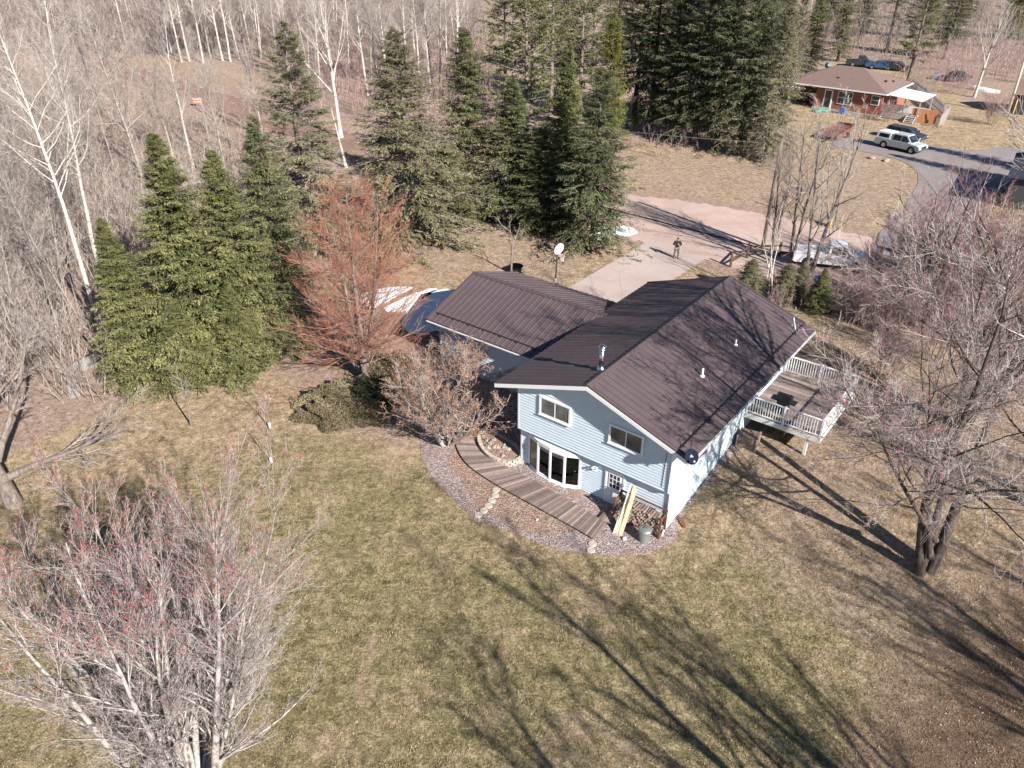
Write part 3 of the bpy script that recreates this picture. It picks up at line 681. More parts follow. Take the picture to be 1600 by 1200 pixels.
# satellite dish on the corner of the roof
sdp = Vector((*hw(S_ - .12, .02), ZE)); sat = thing('satellite_dish', 'dark grey satellite dish mounted on the near corner of the brown roof', 'satellite dish', sdp)
aim = Vector((.05, -.72, .60)).normalized()
mb = MB(); n = 24; prof = [(0, -.05), (.12, -.045), (.24, -.02), (.30, .0)]
xq = aim.cross(Vector((0, 0, 1))).normalized(); yq = xq.cross(aim)
c0 = Vector((.08, -.25, .38)); vs = []; fs = []
for r, zz in prof:
    for i in range(n): a = 2*math.pi*i/n; vs.append(c0 + xq*(r*math.cos(a)) + yq*(r*1.12*math.sin(a)) + aim*zz)
for k in range(3): fs += [(k*n+i, k*n+(i+1) % n, (k+1)*n+(i+1) % n, (k+1)*n+i) for i in range(n)]
o = mb.add(vs, fs).build('dish', M['dishdark'], sat, True); md = o.modifiers.new('s', 'SOLIDIFY'); md.thickness = .012
mb = MB(); q_ = c0 + aim*.0; mb.bar(q_ + xq*-.07 - aim*.03, q_ + xq*.07 - aim*.03, .035, .012); mb.bar(q_ + yq*.06 + xq*-.04 - aim*.03, q_ + yq*.06 + xq*.05 - aim*.03, .03, .012); mb.build('emblem', M['white'], sat)
mb = MB(); mb.tube([(0, .05, .0), (0, 0, .3), tuple(c0 - aim*.05)], .03, 8); mb.build('mount_arm', M['dark'], sat)
mb = MB(); mb.tube([tuple(c0 - yq*.30), tuple(c0 - yq*.25 + aim*.32)], .015, 6); mb.build('feed_arm', M['dark'], sat)
mb = MB(); e_ = c0 - yq*.22 + aim*.34; mb.cyl(e_, e_ - aim*.08 + yq*.02, .035, .045, 8); mb.build('feed_horn', M['offwhite'], sat)

# deck at the side
dk = thing('deck', None, None); dk.parent = H
DZ, DU0, DU1, DV0, DV1 = 2.42, HWD + .05, 8.32, 9.02, 14.45
mb = MB(); tints = []; v = DV0
rr = random.Random(2)
while v < DV1 - .01:
    a = min(v + .135, DV1); mb.box(DU0, DU1, v, a, DZ - .035, DZ); tints += [rr.random()]*8; v += .142
o = mb.build('deck_boards', M['planks'], dk, fix=False); o.data.attributes.new('tint', 'FLOAT', 'POINT').data.foreach_set('value', tints)
mb = MB(); mb.box(DU0, DU1, DV0-.04, DV0-.004, DZ-.30, DZ-.04); mb.box(DU0, DU1, DV1+.004, DV1+.04, DZ-.30, DZ-.04); mb.box(DU1+.003, DU1+.04, DV0-.04, DV1+.04, DZ-.30, DZ-.04)
for i in range(8): mb.box(DU0, DU1, DV0+.4+i*.65, DV0+.44+i*.65, DZ-.25, DZ-.04)
mb.build('deck_frame', M['offwhite'], dk)
for (u, v) in ((7.7, DV0+.12), (7.7, DV1-.12), (7.7, (DV0+DV1)/2)):
    mb = MB(); g_ = gh(*hw(u, v)); mb.box(u-.07, u+.07, v-.07, v+.07, g_-.1, DZ-.3); mb.build('support_post', M['offwhite'], dk)
def rail(p, q):
    p = Vector(p); q = Vector(q); L = (q-p).length; d_ = (q-p)/L; mb = MB(); up = Vector((0,0,1))
    mb.bar(p+up*1.02, q+up*1.02, .09, .045); mb.bar(p+up*.10, q+up*.10, .05, .06)
    k = int(L/.135)
    for i in range(1, k): c = p + d_*(i*L/k); mb.bar(c+up*.12, c+up*1.0, .035, .035)
    mb.build('railing', M['white'], dk)
    for c in (p, (p+q)/2, q): mb2 = MB(); mb2.bar(c-up*.28, c+up*1.08, .10, .10); mb2.build('railing_post', M['white'], dk)
rail((DU0+.08, DV0+.02, DZ), (DU1-.02, DV0+.02, DZ)); rail((DU1-.02, DV0+.15, DZ), (DU1-.02, DV1-.15, DZ)); rail((DU0+.08, DV1-.02, DZ), (DU1-.02, DV1-.02, DZ))
# grill and a covered chair on the deck, wooden bin under it
gr = thing('barbecue_grill', 'black covered barbecue grill on the deck near the roof edge', 'grill', (*hw(5.9, 10.1), DZ+.002), HT)
mb = MB(); mb.box(-.28, .28, -.25, .25, .12, .75); mb.box(-.65, .65, -.24, .24, .75, .80); mb.build('cart', M['dark'], gr)
mb = MB(); mb.prism([(-.26, .80), (-.26, 1.0), (-.12, 1.12), (.12, 1.12), (.26, 1.0), (.26, .80)], -.38, .38, 'x'); mb.build('lid', M['dark'], gr)
for x in (-.24, .24): mb = MB(); mb.cyl((x-.03, -.22, .08), (x+.03, -.22, .08), .08, .08, 12); mb.cyl((x-.03, .22, .08), (x+.03, .22, .08), .08, .08, 12); mb.build('wheel', M['black'], gr)
wb_ = thing('wooden_box', 'brown weathered wooden box in the shade beneath the deck', 'box', (*hw(5.0, 8.35), gh(*hw(5.0, 8.35))), HT + .15)
mb = MB()
for i in range(6): mb.box(-.5+i*.17, -.345+i*.17, -.42, .42, .62, .65)
mb.box(-.48, .48, -.40, -.37, .0, .62); mb.box(-.48, .48, .37, .40, 0, .62); mb.box(-.48, -.45, -.37, .37, 0, .62); mb.box(.45, .48, -.37, .37, 0, .62)
mb.build('slats', M['oldwood'], wb_); mb = MB()
for a, b in ((-.5,-.42),(.5,-.42),(-.5,.42),(.5,.42)): mb = MB(); mb.box(a-.03, a+.03, b-.03, b+.03, 0, .68); mb.build('corner_post', M['greywood'], wb_)

# ------------------------------------------------------------------ front yard of the house
OUT = [(-8.85, .67), (-7.78, -.4), (-6.37, -1.25), (-4.29, -1.57), (-1.75, -1.71), (.61, -1.83), (2.08, -1.94)]
INN = [(-7.57, 1.23), (-6.72, .44), (-5.75, -.05), (-4.6, -.12), (-2.6, -.15), (-.4, -.36), (1.9, -.62)]
def resample(P, n):
    P = np.array(P, float)
    for _ in range(2):
        Q = [P[0]]
        for a, b in zip(P[:-1], P[1:]): Q += [a*.75+b*.25, a*.25+b*.75]
        Q.append(P[-1]); P = np.array(Q)
    d = np.concatenate([[0], np.cumsum(np.linalg.norm(np.diff(P, axis=0), axis=1))]); s = np.linspace(0, d[-1], n)
    return np.stack([np.interp(s, d, P[:, 0]), np.interp(s, d, P[:, 1])], -1)
N = 80; A = resample(OUT, N); B = resample(INN, N)
mb = MB(); ti = []; WZ = .16
def plank(q, z, th=.045):
    k = len(mb.v); mb.add([(*p, z) for p in q] + [(*p, z-th) for p in q], [(0,1,2,3), (4,7,6,5), (0,4,5,1), (1,5,6,2), (2,6,7,3), (3,7,4,0)]); ti.extend([rr.random()]*8)
for i in range(N-1):
    e = .11; a0 = A[i]*(1-e)+A[i+1]*e; a1 = A[i]*e+A[i+1]*(1-e); b0 = B[i]*(1-e)+B[i+1]*e; b1 = B[i]*e+B[i+1]*(1-e)
    j = rr.uniform(-.02, .02); plank([a0, a1, b1+j*0, b0], WZ + rr.uniform(-.006, .006))
for i in range(9):                                             # end landing, planks the other way
    x = 1.42 + i*.145
    plank([(x, -.60+i*.0), (x+.13, -.60), (x+.13, .45), (x, .45)], WZ+.01)
def seg2(p0, p1, wdt, n_):
    p0 = np.array(p0); p1 = np.array(p1); d_ = (p1-p0)/np.linalg.norm(p1-p0); nn = np.array([-d_[1], d_[0]])
    L = np.linalg.norm(p1-p0)
    for i in range(n_):
        s0 = p0 + d_*(i*L/n_); s1 = p0 + d_*((i+.93)*L/n_); g_ = gh(*hw(*((s0+s1)/2)))
        plank([s0-nn*wdt/2, s1-nn*wdt/2, s1+nn*wdt/2, s0+nn*wdt/2], max(WZ, g_+.14)+.02)
seg2((-8.15, 1.1), (-7.3, 4.6), 1.5, 24)
walk = mb.build('boardwalk', M['planks'], None, fix=False); walk.data.attributes.new('tint', 'FLOAT', 'POINT').data.foreach_set('value', ti)
walk.location = (HX, HY, 0); walk.rotation_euler = (0, 0, HT); walk.data.update()
tag(walk, 'curved weathered plank boardwalk crossing the gravel bed in front of the house', 'boardwalk')

# planter ring of blocks
pr_px = [(426, 300), (440, 345), (480, 395), (545, 425), (600, 428), (650, 405), (642, 362), (606, 325), (552, 290), (490, 262), (440, 262)]
ring = [at(620 + x/3.333, 600 + y/3.333) for x, y in pr_px]
cxr = sum(p[0] for p in ring)/len(ring); cyr = sum(p[1] for p in ring)/len(ring)
ringp = smooth_poly([(p[0]-cxr, p[1]-cyr) for p in ring], 2)
pt = thing('stone_planter', 'low ring of tan retaining blocks filled with leaves beside the boardwalk', 'planter', (cxr, cyr, 0))
def ring_pts(poly, step, off):
    P = np.array(poly + poly[:1]); d_ = np.concatenate([[0], np.cumsum(np.linalg.norm(np.diff(P, axis=0), axis=1))]); n_ = int(d_[-1]/step)
    s = (np.arange(n_)+off)*d_[-1]/n_; return np.stack([np.interp(s % d_[-1], d_, P[:, 0]), np.interp(s % d_[-1], d_, P[:, 1])], -1)
mb = MB()
for lv in range(3):
    P = ring_pts(ringp, .26, .5*(lv % 2)); n_ = len(P)
    for i in range(n_):
        d_ = P[(i+1) % n_]-P[i-1]; d_ = d_/np.linalg.norm(d_); a = math.atan2(d_[1], d_[0])
        Mx = Matrix.Translation((P[i][0], P[i][1], 0)) @ Matrix.Rotation(a + rr.uniform(-.05, .05), 4, 'Z')
        mb.box(-.12, .12, -.10, .09, lv*.13-.02, lv*.13+.10+rr.uniform(-.008, .008), Mx)
mb.build('block_wall', M['block'], pt)
mb = MB(); n_ = len(ringp); mb.add([(p[0]*.93, p[1]*.93, .28) for p in ringp] + [(0, 0, .36)], [(i, (i+1) % n_, n_) for i in range(n_)]); mb.build('soil', M['mulch'], pt, fix=False)
def rock_mesh(name, r, seed, mat, flat=.7):
    bm = bmesh.new(); bmesh.ops.create_icosphere(bm, subdivisions=2, radius=r); g_ = random.Random(seed)
    off = [Vector((g_.gauss(0, 1), g_.gauss(0, 1), g_.gauss(0, 1))) for _ in range(5)]
    for v in bm.verts:
        d_ = v.co.normalized(); k = 1 + .13*sum(math.sin(3*d_.dot(o)+i) for i, o in enumerate(off)); v.co = d_*r*k; v.co.z *= flat
    me = bpy.data.meshes.new(name); bm.to_mesh(me); bm.free(); me.materials.append(mat); return me
rk = [rock_mesh('rock', .12, i, M['fieldstone']) for i in range(4)]
for i in range(16):
    k = rr.choice(ringp); t_ = rr.uniform(.1, .72); o = bpy.data.objects.new('rock', rk[i % 4]); link(o)
    o.location = (cxr + k[0]*t_ - .25, cyr + k[1]*t_+.1, .34); o.rotation_euler = (0, 0, rr.uniform(0, 6)); s = rr.uniform(.6, 1.3); o.scale = (s, s, s)
    tag(o, 'fist sized pale rock lying among leaves in the block planter', 'rock', 'rocks in the block planter')
for px, py, s, lab in ((812, 722, 1.7, 'grey boulder at the left foot of the bow window'), (828, 727, 1.3, 'small pale boulder right of the grey boulder by the bow window'), (757, 812, .0, '')):
    if s == 0: continue
    o = bpy.data.objects.new('boulder', rk[1 if s > 1.5 else 2]); link(o); p = at(px, py); o.location = (p[0], p[1], .1); o.scale = (s*1.2, s*1.2, s); tag(o, lab, 'boulder')
p = at(826, 717); t_ = thing('watering_can', 'pale blue plastic watering can by the wall left of the bow window', 'watering can', (p[0], p[1], p[2]+.02))
mb = MB(); mb.lathe([(.15, 0), (.16, .25), (.10, .30)], n=14); mb.build('can_body', simple('pale_blue', (.30, .52, .66), .4), t_, True)
mb = MB(); mb.tube([(.14, 0, .08), (.34, 0, .32)], .022, 8); mb.build('spout', simple('pale_blue_spout', (.30, .52, .66), .4), t_)
mb = MB(); mb.tube([(-.12, 0, .28), (-.2, 0, .36), (0, 0, .42), (.08, 0, .30)], .014, 6); mb.build('handle', simple('pale_blue_handle', (.30, .52, .66), .4), t_)
for i, (x, y) in enumerate(((515, 555), (512, 582), (494, 609), (476, 637), (452, 662), (424, 685), (1018, 835), (1010, 868))):
    p = at(620 + x/3.333, 600 + y/3.333); mb = MB(); mb.lathe([(.19, 0), (.20, .02), (.20, .045), (.185, .06)], n=18); o = mb.build('stepping_stone', M['stone'], None, False); o.location = (p[0], p[1], .0)
    tag(o, 'round stepping stone %s' % ['nearest the boardwalk in the row of six', 'second from the boardwalk in the row of six', 'third from the boardwalk in the row of six', 'fourth from the boardwalk in the row of six', 'fifth from the boardwalk in the row of six', 'nearest the lawn in the row of six', 'touching the end corner of the boardwalk', 'at the gravel edge below the end of the boardwalk'][i], 'stepping stone', 'round stepping stones')
# firewood rack against the wall
RU0, RU1, RV = 1.95, 4.32, .36
rk_ = thing('firewood_rack', 'brown wooden rack full of split firewood against the gable wall', 'firewood rack', (*hw((RU0+RU1)/2, RV), 0), HT)
hwid = (RU1-RU0)/2
mb = MB()
for x in (-hwid-.03, hwid+.03):
    mb = MB()
    for y in (-.34, .20): mb.box(x-.045, x+.045, y-.045, y+.045, 0, 1.28)
    mb.box(x-.03, x+.03, -.297, .157, 1.10, 1.18); mb.box(x-.03, x+.03, -.297, .157, .06, .14); mb.build('end_frame', M['rackwood'], rk_)
for q in ((-hwid-.08, hwid+.08, .21, .27, 1.285, 1.36), (-hwid, hwid, -.28, -.20, .03, .10), (-hwid, hwid, .06, .14, .03, .10)): mb = MB(); mb.box(*q); mb.build('rail', M['rackwood'], rk_)
lm = []
for k in range(5):
    mb = MB(); g_ = random.Random(k); n_ = g_.choice((3, 4, 5, 6)); r = .075
    pts = [(r*g_.uniform(.75, 1.1)*math.cos(6.283*i/n_), r*g_.uniform(.75, 1.1)*math.sin(6.283*i/n_)) for i in range(n_)]
    L = .21; mb.mi = 0; mb.add([(x, -L, y) for x, y in pts] + [(x, L, y) for x, y in pts], [(i, (i+1) % n_, n_+(i+1) % n_, n_+i) for i in range(n_)]); mb.mi = 1
    mb.add([(x, -L, y) for x, y in pts] + [(x, L, y) for x, y in pts], [tuple(range(n_)), tuple(range(n_, 2*n_))[::-1]])
    o = mb.build('firewood_log', [M['bark_log'], M['log_end']], None); lm.append(o.data); bpy.data.objects.remove(o)
cnt = 0
for row in range(9):
    for c_ in range(17):
        x = RU0 + .08 + c_*.14 + (.07 if row % 2 else 0)
        if x > RU1 - .06: continue
        o = bpy.data.objects.new('firewood_log', rr.choice(lm)); link(o); cnt += 1
        o.location = (*hw(x, RV - .07 + rr.uniform(-.05, .05)), .17 + row*.118 + rr.uniform(-.01, .01)); o.rotation_euler = (rr.uniform(-.06, .06), rr.uniform(0, 6.28), HT + rr.uniform(-.08, .08))
        tag(o, 'split firewood log stacked in the brown rack by the gable wall', 'log', 'firewood logs in the rack')
# leaning boards
for i, (du, mt, L) in enumerate(((0, 'palewood', 2.44), (.13, 'freshwood', 2.38), (.05, 'palewood', 2.50), (.24, 'freshwood', 2.46), (.32, 'freshwood', 2.30))):
    a = Vector((*hw(2.50 + du*1.15, -.92 + .01*i), .02)); b = Vector((*hw(2.36 + du*1.1, .62 - .03*i), 0)); d_ = b-a; d_.z = 0
    b.z = math.sqrt(max(.1, L*L - d_.length**2)); mb = MB(); mb.bar((0, 0, 0), b-a, .09 if i != 2 else .05, .035)
    o = mb.build('leaning_board', M[mt], None); o.location = a
    tag(o, ['leftmost long pale board leaning on the firewood rack', 'yellowish board second from left among the leaning boards', 'narrow pale board leaning between two wider boards', 'yellow board second from right among the leaning boards', 'rightmost shorter yellow board leaning on the firewood rack'][i], 'board', 'boards leaning on the firewood rack')
# dustbin
p = hw(3.87, -.49); tb = thing('trash_can', 'round galvanised metal trash can with lid in front of the firewood', 'trash can', (p[0], p[1], .02))
prof = [(.23, 0), (.235, .03)] + [(.235+.0065*i, .06+.055*i) for i in range(11)] + [(.31, .68)]
mb = MB(); mb.lathe(prof, n=28); mb.build('can_body', M['galv'], tb, True)
mb = MB(); mb.lathe([(.325, .675), (.325, .70), (.28, .735), (.10, .77), (.02, .775)], n=28); mb.build('lid', M['galv'], tb, True)
mb = MB(); mb.tube([(-.07, 0, .77), (-.06, 0, .82), (.06, 0, .82), (.07, 0, .77)], .012, 6); mb.build('lid_handle', M['dark'], tb)
for s in (-1, 1): mb = MB(); mb.tube([(s*.29, -.06, .5), (s*.33, -.05, .47), (s*.33, .05, .47), (s*.29, .06, .5)], .009, 6); mb.build('side_handle', M['galv'], tb)
mb = MB(); mb.box(-.09, .09, -.06, .06, 0, .1); o = mb.build('wood_offcut', M['palewood'], None, bevel=.01); p = hw(3.12, -1.0); o.location = (p[0], p[1], .02); o.rotation_euler = (0, 0, .5); tag(o, 'small pale wood offcut on gravel between boards and trash can', 'wood block')
p = at(839, 813); o = rock_mesh('rock', .07, 9, M['boatwhite']); o = link(bpy.data.objects.new('rock', o)); o.location = (p[0], p[1], .05); tag(o, 'small white stone lying alone on the mulch below the boardwalk', 'stone')
# splash block by the corner
mb = MB(); mb.bar((0, 0, .08), (.25, -.9, .1), .16, .16); o = mb.build('landscape_timber', M['rackwood'], None, bevel=.01); p = at(1056, 806); o.location = (p[0]+.02, p[1]+.1, 0); tag(o, 'short reddish landscape timber on the ground at the right house corner', 'timber')

# ------------------------------------------------------------------ vegetation builders
def norm(a): return a/np.maximum(np.linalg.norm(a, axis=-1, keepdims=True), 1e-9)
def tubes(P, Rr, sides, tint=None):
    """P (M,N,3) polylines, Rr (M,N) radii -> verts, quads"""
    Mn, Nn = P.shape[:2]
    T = np.empty_like(P); T[:, 1:-1] = P[:, 2:]-P[:, :-2]; T[:, 0] = P[:, 1]-P[:, 0]; T[:, -1] = P[:, -1]-P[:, -2]; T = norm(T)
    ref = np.where(np.abs(T[:, :1, 2:3]) < .8, np.array([0, 0, 1.]), np.array([1., 0, 0])); ref = np.broadcast_to(ref, P.shape)
    X = norm(np.cross(T, ref)); Y = np.cross(T, X)
    a = np.arange(sides)*2*np.pi/sides
    V = P[:, :, None]+Rr[:, :, None, None]*(X[:, :, None]*np.cos(a)[:, None]+Y[:, :, None]*np.sin(a)[:, None])
    V = V.reshape(-1, 3); base = (np.arange(Mn)[:, None, None]*Nn+np.arange(Nn-1)[None, :, None])*sides
    i = np.arange(sides)[None, None]; j = (i+1) % sides
    Fq = np.stack([base+i, base+j, base+sides+j, base+sides+i], -1).reshape(-1, 4)
    tt = None if tint is None else np.repeat(tint, Nn*sides)
    return V, Fq, tt
def merge(parts):
    V = []; Fq = []; T = []; o = 0
    for v, f, t in parts:
        V.append(v); Fq.append(f+o); T.append(np.zeros(len(v)) if t is None else t); o += len(v)
    return np.concatenate(V), np.concatenate(Fq), np.concatenate(T)
def spawn(rg, P, Rr, K, ang, lr, t0=.2, t1=1., up=.15, wander=.12, N=4, rr_=.55, rmin=.004, taper=.5, angj=.25, wd=None, dirbias=None, tip=.25):
    """children of every polyline in P"""
    Mn, Nn = P.shape[:2]; L = np.linalg.norm(np.diff(P, axis=1), axis=2).sum(1)
    t = (np.arange(K)[None]+rg.uniform(0, 1, (Mn, K)))/K; t = t0+(t1-t0)*t; s = t*(Nn-1); i = np.minimum(s.astype(int), Nn-2); f = (s-i)[..., None]
    m = np.arange(Mn)[:, None]; A = P[m, i]; B_ = P[m, i+1]; C_ = A+(B_-A)*f; T = norm(B_-A); r0 = Rr[m, i]*(1-f[..., 0])+Rr[m, i+1]*f[..., 0]
    q = norm(rg.normal(size=T.shape)); q = norm(q-(q*T).sum(-1, keepdims=True)*T)
    a = ang*(1+rg.normal(0, angj, t.shape))[..., None]; D = T*np.cos(a)+q*np.sin(a)
    if dirbias is not None: D = D+dirbias
    D = norm(D+np.array([0, 0, up*.6])); ln = L[:, None]*lr*(1-taper*t)*rg.uniform(.6, 1.25, t.shape)
    C_ = C_.reshape(-1, 3); D = D.reshape(-1, 3); ln = ln.reshape(-1); r0 = np.maximum(r0.reshape(-1)*rr_, rmin)
    pts = [C_]; st = (ln/(N-1))[:, None]
    for k in range(N-1):
        D = norm(D+rg.normal(0, wander, D.shape)+np.array([0, 0, up])); pts.append(pts[-1]+D*st)
    Q = np.stack(pts, 1); rad = r0[:, None]*np.linspace(1, tip, N)[None]; rad = np.maximum(rad, rmin*.6)
    return Q, rad
def stem(rg, base, d0, L, r, N=9, wander=.05, up=.05, tip=.15):
    D = np.array(d0, float); D /= np.linalg.norm(D); p = np.array(base, float); pts = [p]
    for k in range(N-1):
        D = D+rg.normal(0, wander, 3)+np.array([0, 0, up]); D /= np.linalg.norm(D); p = p+D*L/(N-1); pts.append(p)
    rad = r*(np.linspace(1, tip, N)); rad[0] *= 1.25
    return np.array(pts)[None], rad[None]
def tri_bits(rg, C_, size, tint_lo=0, tint_hi=1, aspect=.5):
    n = len(C_); d_ = norm(rg.normal(size=(n, 3))); e = norm(np.cross(d_, rg.normal(size=(n, 3)))); s = size*rg.uniform(.6, 1.3, (n, 1))
    V = np.stack([C_, C_+d_*s*.5+e*s*aspect*.5, C_+d_*s, C_+d_*s*.5-e*s*aspect*.5], 1).reshape(-1, 3)
    return V, np.arange(4*n).reshape(-1, 4), np.repeat(rg.uniform(tint_lo, tint_hi, n), 4)
PROTO = {}
def bare(kind, seed, H_, stems, spec, barkm, twigm, split=2, buds=None, bud_size=.08, bud_frac=.5, bud_mat=None, sides0=8, bud_top=0.):
    """builds the meshes of a leafless tree: trunk (first levels), twigs, and buds or leaves"""
    rg = np.random.default_rng(seed); lv = [stems(rg)]
    cur = lv[0]
    for sp in spec: cur = spawn(rg, cur[0], cur[1], **sp); lv.append(cur)
    sd_ = [sides0, 6, 4, 3, 3, 3]
    big = merge([tubes(P, Rr, sd_[k], rg.uniform(0, 1, len(P))) for k, (P, Rr) in enumerate(lv[:split])])
    sm = merge([tubes(P, Rr, 3, rg.uniform(0, 1, len(P))) for k, (P, Rr) in enumerate(lv[split:])])
    out = {'trunk': npmesh(kind+'_trunk', big[0], big[1], barkm, big[2], True), 'crown': npmesh(kind+'_crown', sm[0], sm[1], twigm, sm[2])}
    if buds:
        E_ = np.concatenate([lv[-1][0][:, -1], lv[-1][0][:, -2], lv[-1][0][:, 1]]); E_ = E_[rg.uniform(size=len(E_)) < bud_frac]
        if bud_top: E_ = E_[E_[:, 2] > H_*bud_top*rg.uniform(.7, 1.3, len(E_))]
        V, Fq, T = tri_bits(rg, E_, bud_size); out[buds] = npmesh(kind+'_'+buds, V, Fq, bud_mat or M['buds'], T)
    return out
def plant(kindname, meshes, label, cat, loc, rz=0, s=1., group=None, tilt=(0, 0)):
    sc = s if isinstance(s, tuple) else (s, s, s)
    r = thing(kindname, label, cat, loc, rz, group); r.scale = sc; r.rotation_euler = (tilt[0], tilt[1], rz)
    for k, me in meshes.items(): link(bpy.data.objects.new(k, me), r)
    return r

def conifer(kind, seed, H_, Rb, needlem, barkm, nb=200, clear=.04, dens=1., droop=.25, power=.85, dead=0., fr=.30, tipw=.5, sparse=0.):
    rg = np.random.default_rng(seed)
    P, Rr = stem(rg, (0, 0, -.1), (0, 0, 1), H_+.1, H_*.014+.05, 10, .006, 0, .06)
    parts = [tubes(P, Rr, 7, np.array([.5]))]
    t = np.sort(rg.uniform(0, 1, nb))**.85; t[-1] = 1.; z = H_*(clear+(1-clear)*t*.985); tt = z/H_
    az = np.arange(nb)*2.399+rg.normal(0, .35, nb)
    L = Rb*((1-tt)**power)*rg.uniform(.72, 1.12, nb)+.05
    L *= 1+.16*np.sin(az*3+seed)+.12*np.sin(az*5+z*1.3)
    L *= np.where(rg.uniform(size=nb) < .12, rg.uniform(.4, .8, nb), 1.)
    Nn = 6; s = np.linspace(0, 1, Nn)
    rise = (tt*1.15-.25)                      # upper branches point up, lower ones droop
    X = L[:, None]*s[None]; Z = z[:, None]+L[:, None]*(rise[:, None]*s*.55-droop*s**2*(1-tt[:, None])+.10*s**3)
    cx = P[0, :, 0].mean(); BP_ = np.stack([np.cos(az)[:, None]*X, np.sin(az)[:, None]*X, Z], -1); BP_[:, :, :2] += rg.normal(0, .03, (nb, 1, 2))
    BR = np.maximum((.012+.006*L)[:, None]*np.linspace(1, .25, Nn), .006)
    tw = [tubes(BP_, BR, 3, rg.uniform(0, .5, nb))]
    # sprays along the branches
    K = int(15*dens); Mn = nb; m = np.arange(Mn)[:, None]
    st = rg.uniform(.10+sparse*.35, 1.02, (Mn, K)); st = np.minimum(st, 1.); si = st*(Nn-1); i = np.minimum(si.astype(int), Nn-2); f = (si-i)[..., None]
    C_ = BP_[m, i]+(BP_[m, i+1]-BP_[m, i])*f; T = norm(BP_[m, i+1]-BP_[m, i])
    side = np.where(rg.uniform(size=st.shape) < .5, -1., 1.)[..., None]; U = np.array([0, 0, 1.]); W = norm(np.cross(T, U))
    D = norm(T*.75+W*side*rg.uniform(.3, 1.1, st.shape)[..., None]+np.array([0, 0, -.22])+rg.normal(0, .12, T.shape))
    sl = (fr*L[:, None]*(1.05-st)+.22*np.minimum(1, .25+1.6*(1-tt))[:, None])*rg.uniform(.6, 1.2, st.shape)
    keep = (rg.uniform(size=(Mn, 1)) > sparse*.55)*np.ones_like(st, bool)
    C_ = C_[keep]; D = D[keep]; sl = sl[keep]; ts = np.repeat(rg.uniform(0, 1, (Mn, 1)), K, 1)[keep]; so_ = st[keep]
    # every spray: three overlapping needle quads, offset and twisted
    V = []; T_ = []
    for q in range(9):
        a = C_+D*(sl*(q*.11))[:, None]+rg.normal(0, .045, D.shape); d2 = norm(D+rg.normal(0, .34, D.shape)+np.array([0, 0, -.04*q])); e = norm(np.cross(d2, np.array([0, 0, 1.])+rg.normal(0, .45, D.shape)))
        ln = (sl*.26+.06)[:, None]; wd = (sl*.07+.028)[:, None]*tipw*2
        V.append(np.stack([a, a+d2*ln*.4+e*wd*.5, a+d2*ln, a+d2*ln*.45-e*wd*.5], 1))
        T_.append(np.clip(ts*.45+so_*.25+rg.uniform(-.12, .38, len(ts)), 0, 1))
    V = np.concatenate(V).reshape(-1, 3); T_ = np.repeat(np.concatenate(T_), 4)
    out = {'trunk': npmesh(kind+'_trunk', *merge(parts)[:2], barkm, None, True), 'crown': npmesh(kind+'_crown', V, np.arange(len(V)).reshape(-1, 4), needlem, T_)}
    lim = [tw[0]]
    if dead:                                   # grey dead twigs
        Q, rad = spawn(rg, BP_, BR, K=int(9*dead), ang=.9, lr=.35, up=-.02, N=3, rmin=.008); lim.append(tubes(Q, rad, 3, rg.uniform(.3, 1, len(Q))))
    v, f_, t_ = merge(lim); out['branches'] = npmesh(kind+'_branches', v, f_, M['twig_grey'] if dead else M['twig_brown'], t_)
    return out
def bush(kind, seed, Rx, Rz, mat, n=5000, leaf_=.16, hollow=.55, shape=None):
    """a dense evergreen shrub: leafy clumps through the outer part of a lumpy mound"""
    rg = np.random.default_rng(seed); d_ = norm(rg.normal(size=(n, 3))); d_[:, 2] = np.abs(d_[:, 2])
    lump = 1+.10*np.sin(d_[:, 0]*7+seed)+.10*np.sin(d_[:, 1]*9+2*seed)+.07*np.sin(d_[:, 2]*11)+.05*np.sin(d_[:, 0]*23+d_[:, 1]*19)
    r = (hollow+(1-hollow)*rg.uniform(0, 1, n)**.5)*lump
    C_ = d_*r[:, None]*np.array([Rx, Rx, Rz]); D = norm(d_+rg.normal(0, .45, d_.shape)+np.array([0, 0, .25])); e = norm(np.cross(D, rg.normal(size=D.shape)))
    s = leaf_*rg.uniform(.6, 1.4, (n, 1)); V = np.stack([C_, C_+D*s*.5+e*s*.28, C_+D*s, C_+D*s*.5-e*s*.28], 1).reshape(-1, 3)
    t = np.clip(.45+.25*np.sin(d_[:, 0]*5+d_[:, 1]*6)+rg.uniform(-.4, .4, n), 0, 1)
    me = npmesh(kind, V, np.arange(4*n).reshape(-1, 4), mat, np.repeat(t, 4)); return me
# ------------------------------------------------------------------ evergreens
def gloc(px, py, dz=0):
    p = at(px, py); return (p[0], p[1], p[2]+dz)
firA = conifer('fir', 1, 14.6, 4.0, M['fir'], M['darkbark'], nb=440, clear=.0, dens=1.6, droop=.25, power=.95)
firC = conifer('fir', 12, 14, 3.9, M['fir'], M['darkbark'], nb=360, clear=.0, dens=1.6, droop=.32, power=.88, sparse=.12)
firB = conifer('fir', 2, 13.5, 3.3, M['fir'], M['darkbark'], nb=400, clear=.0, dens=1.5, droop=.22, power=1.0)
sprA = conifer('spruce', 3, 15, 3.6, M['spruce'], M['darkbark'], nb=300, clear=.05, dens=1.3, droop=.35, power=.8)
sprB = conifer('spruce', 4, 15, 3.3, M['spruce'], M['darkbark'], nb=280, clear=.06, dens=1.3, droop=.3, power=.75)
drkA = conifer('dark_spruce', 5, 18, 4.3, M['darkspruce'], M['darkbark'], nb=300, clear=.10, dens=1.2, droop=.35, power=.7, fr=.34)
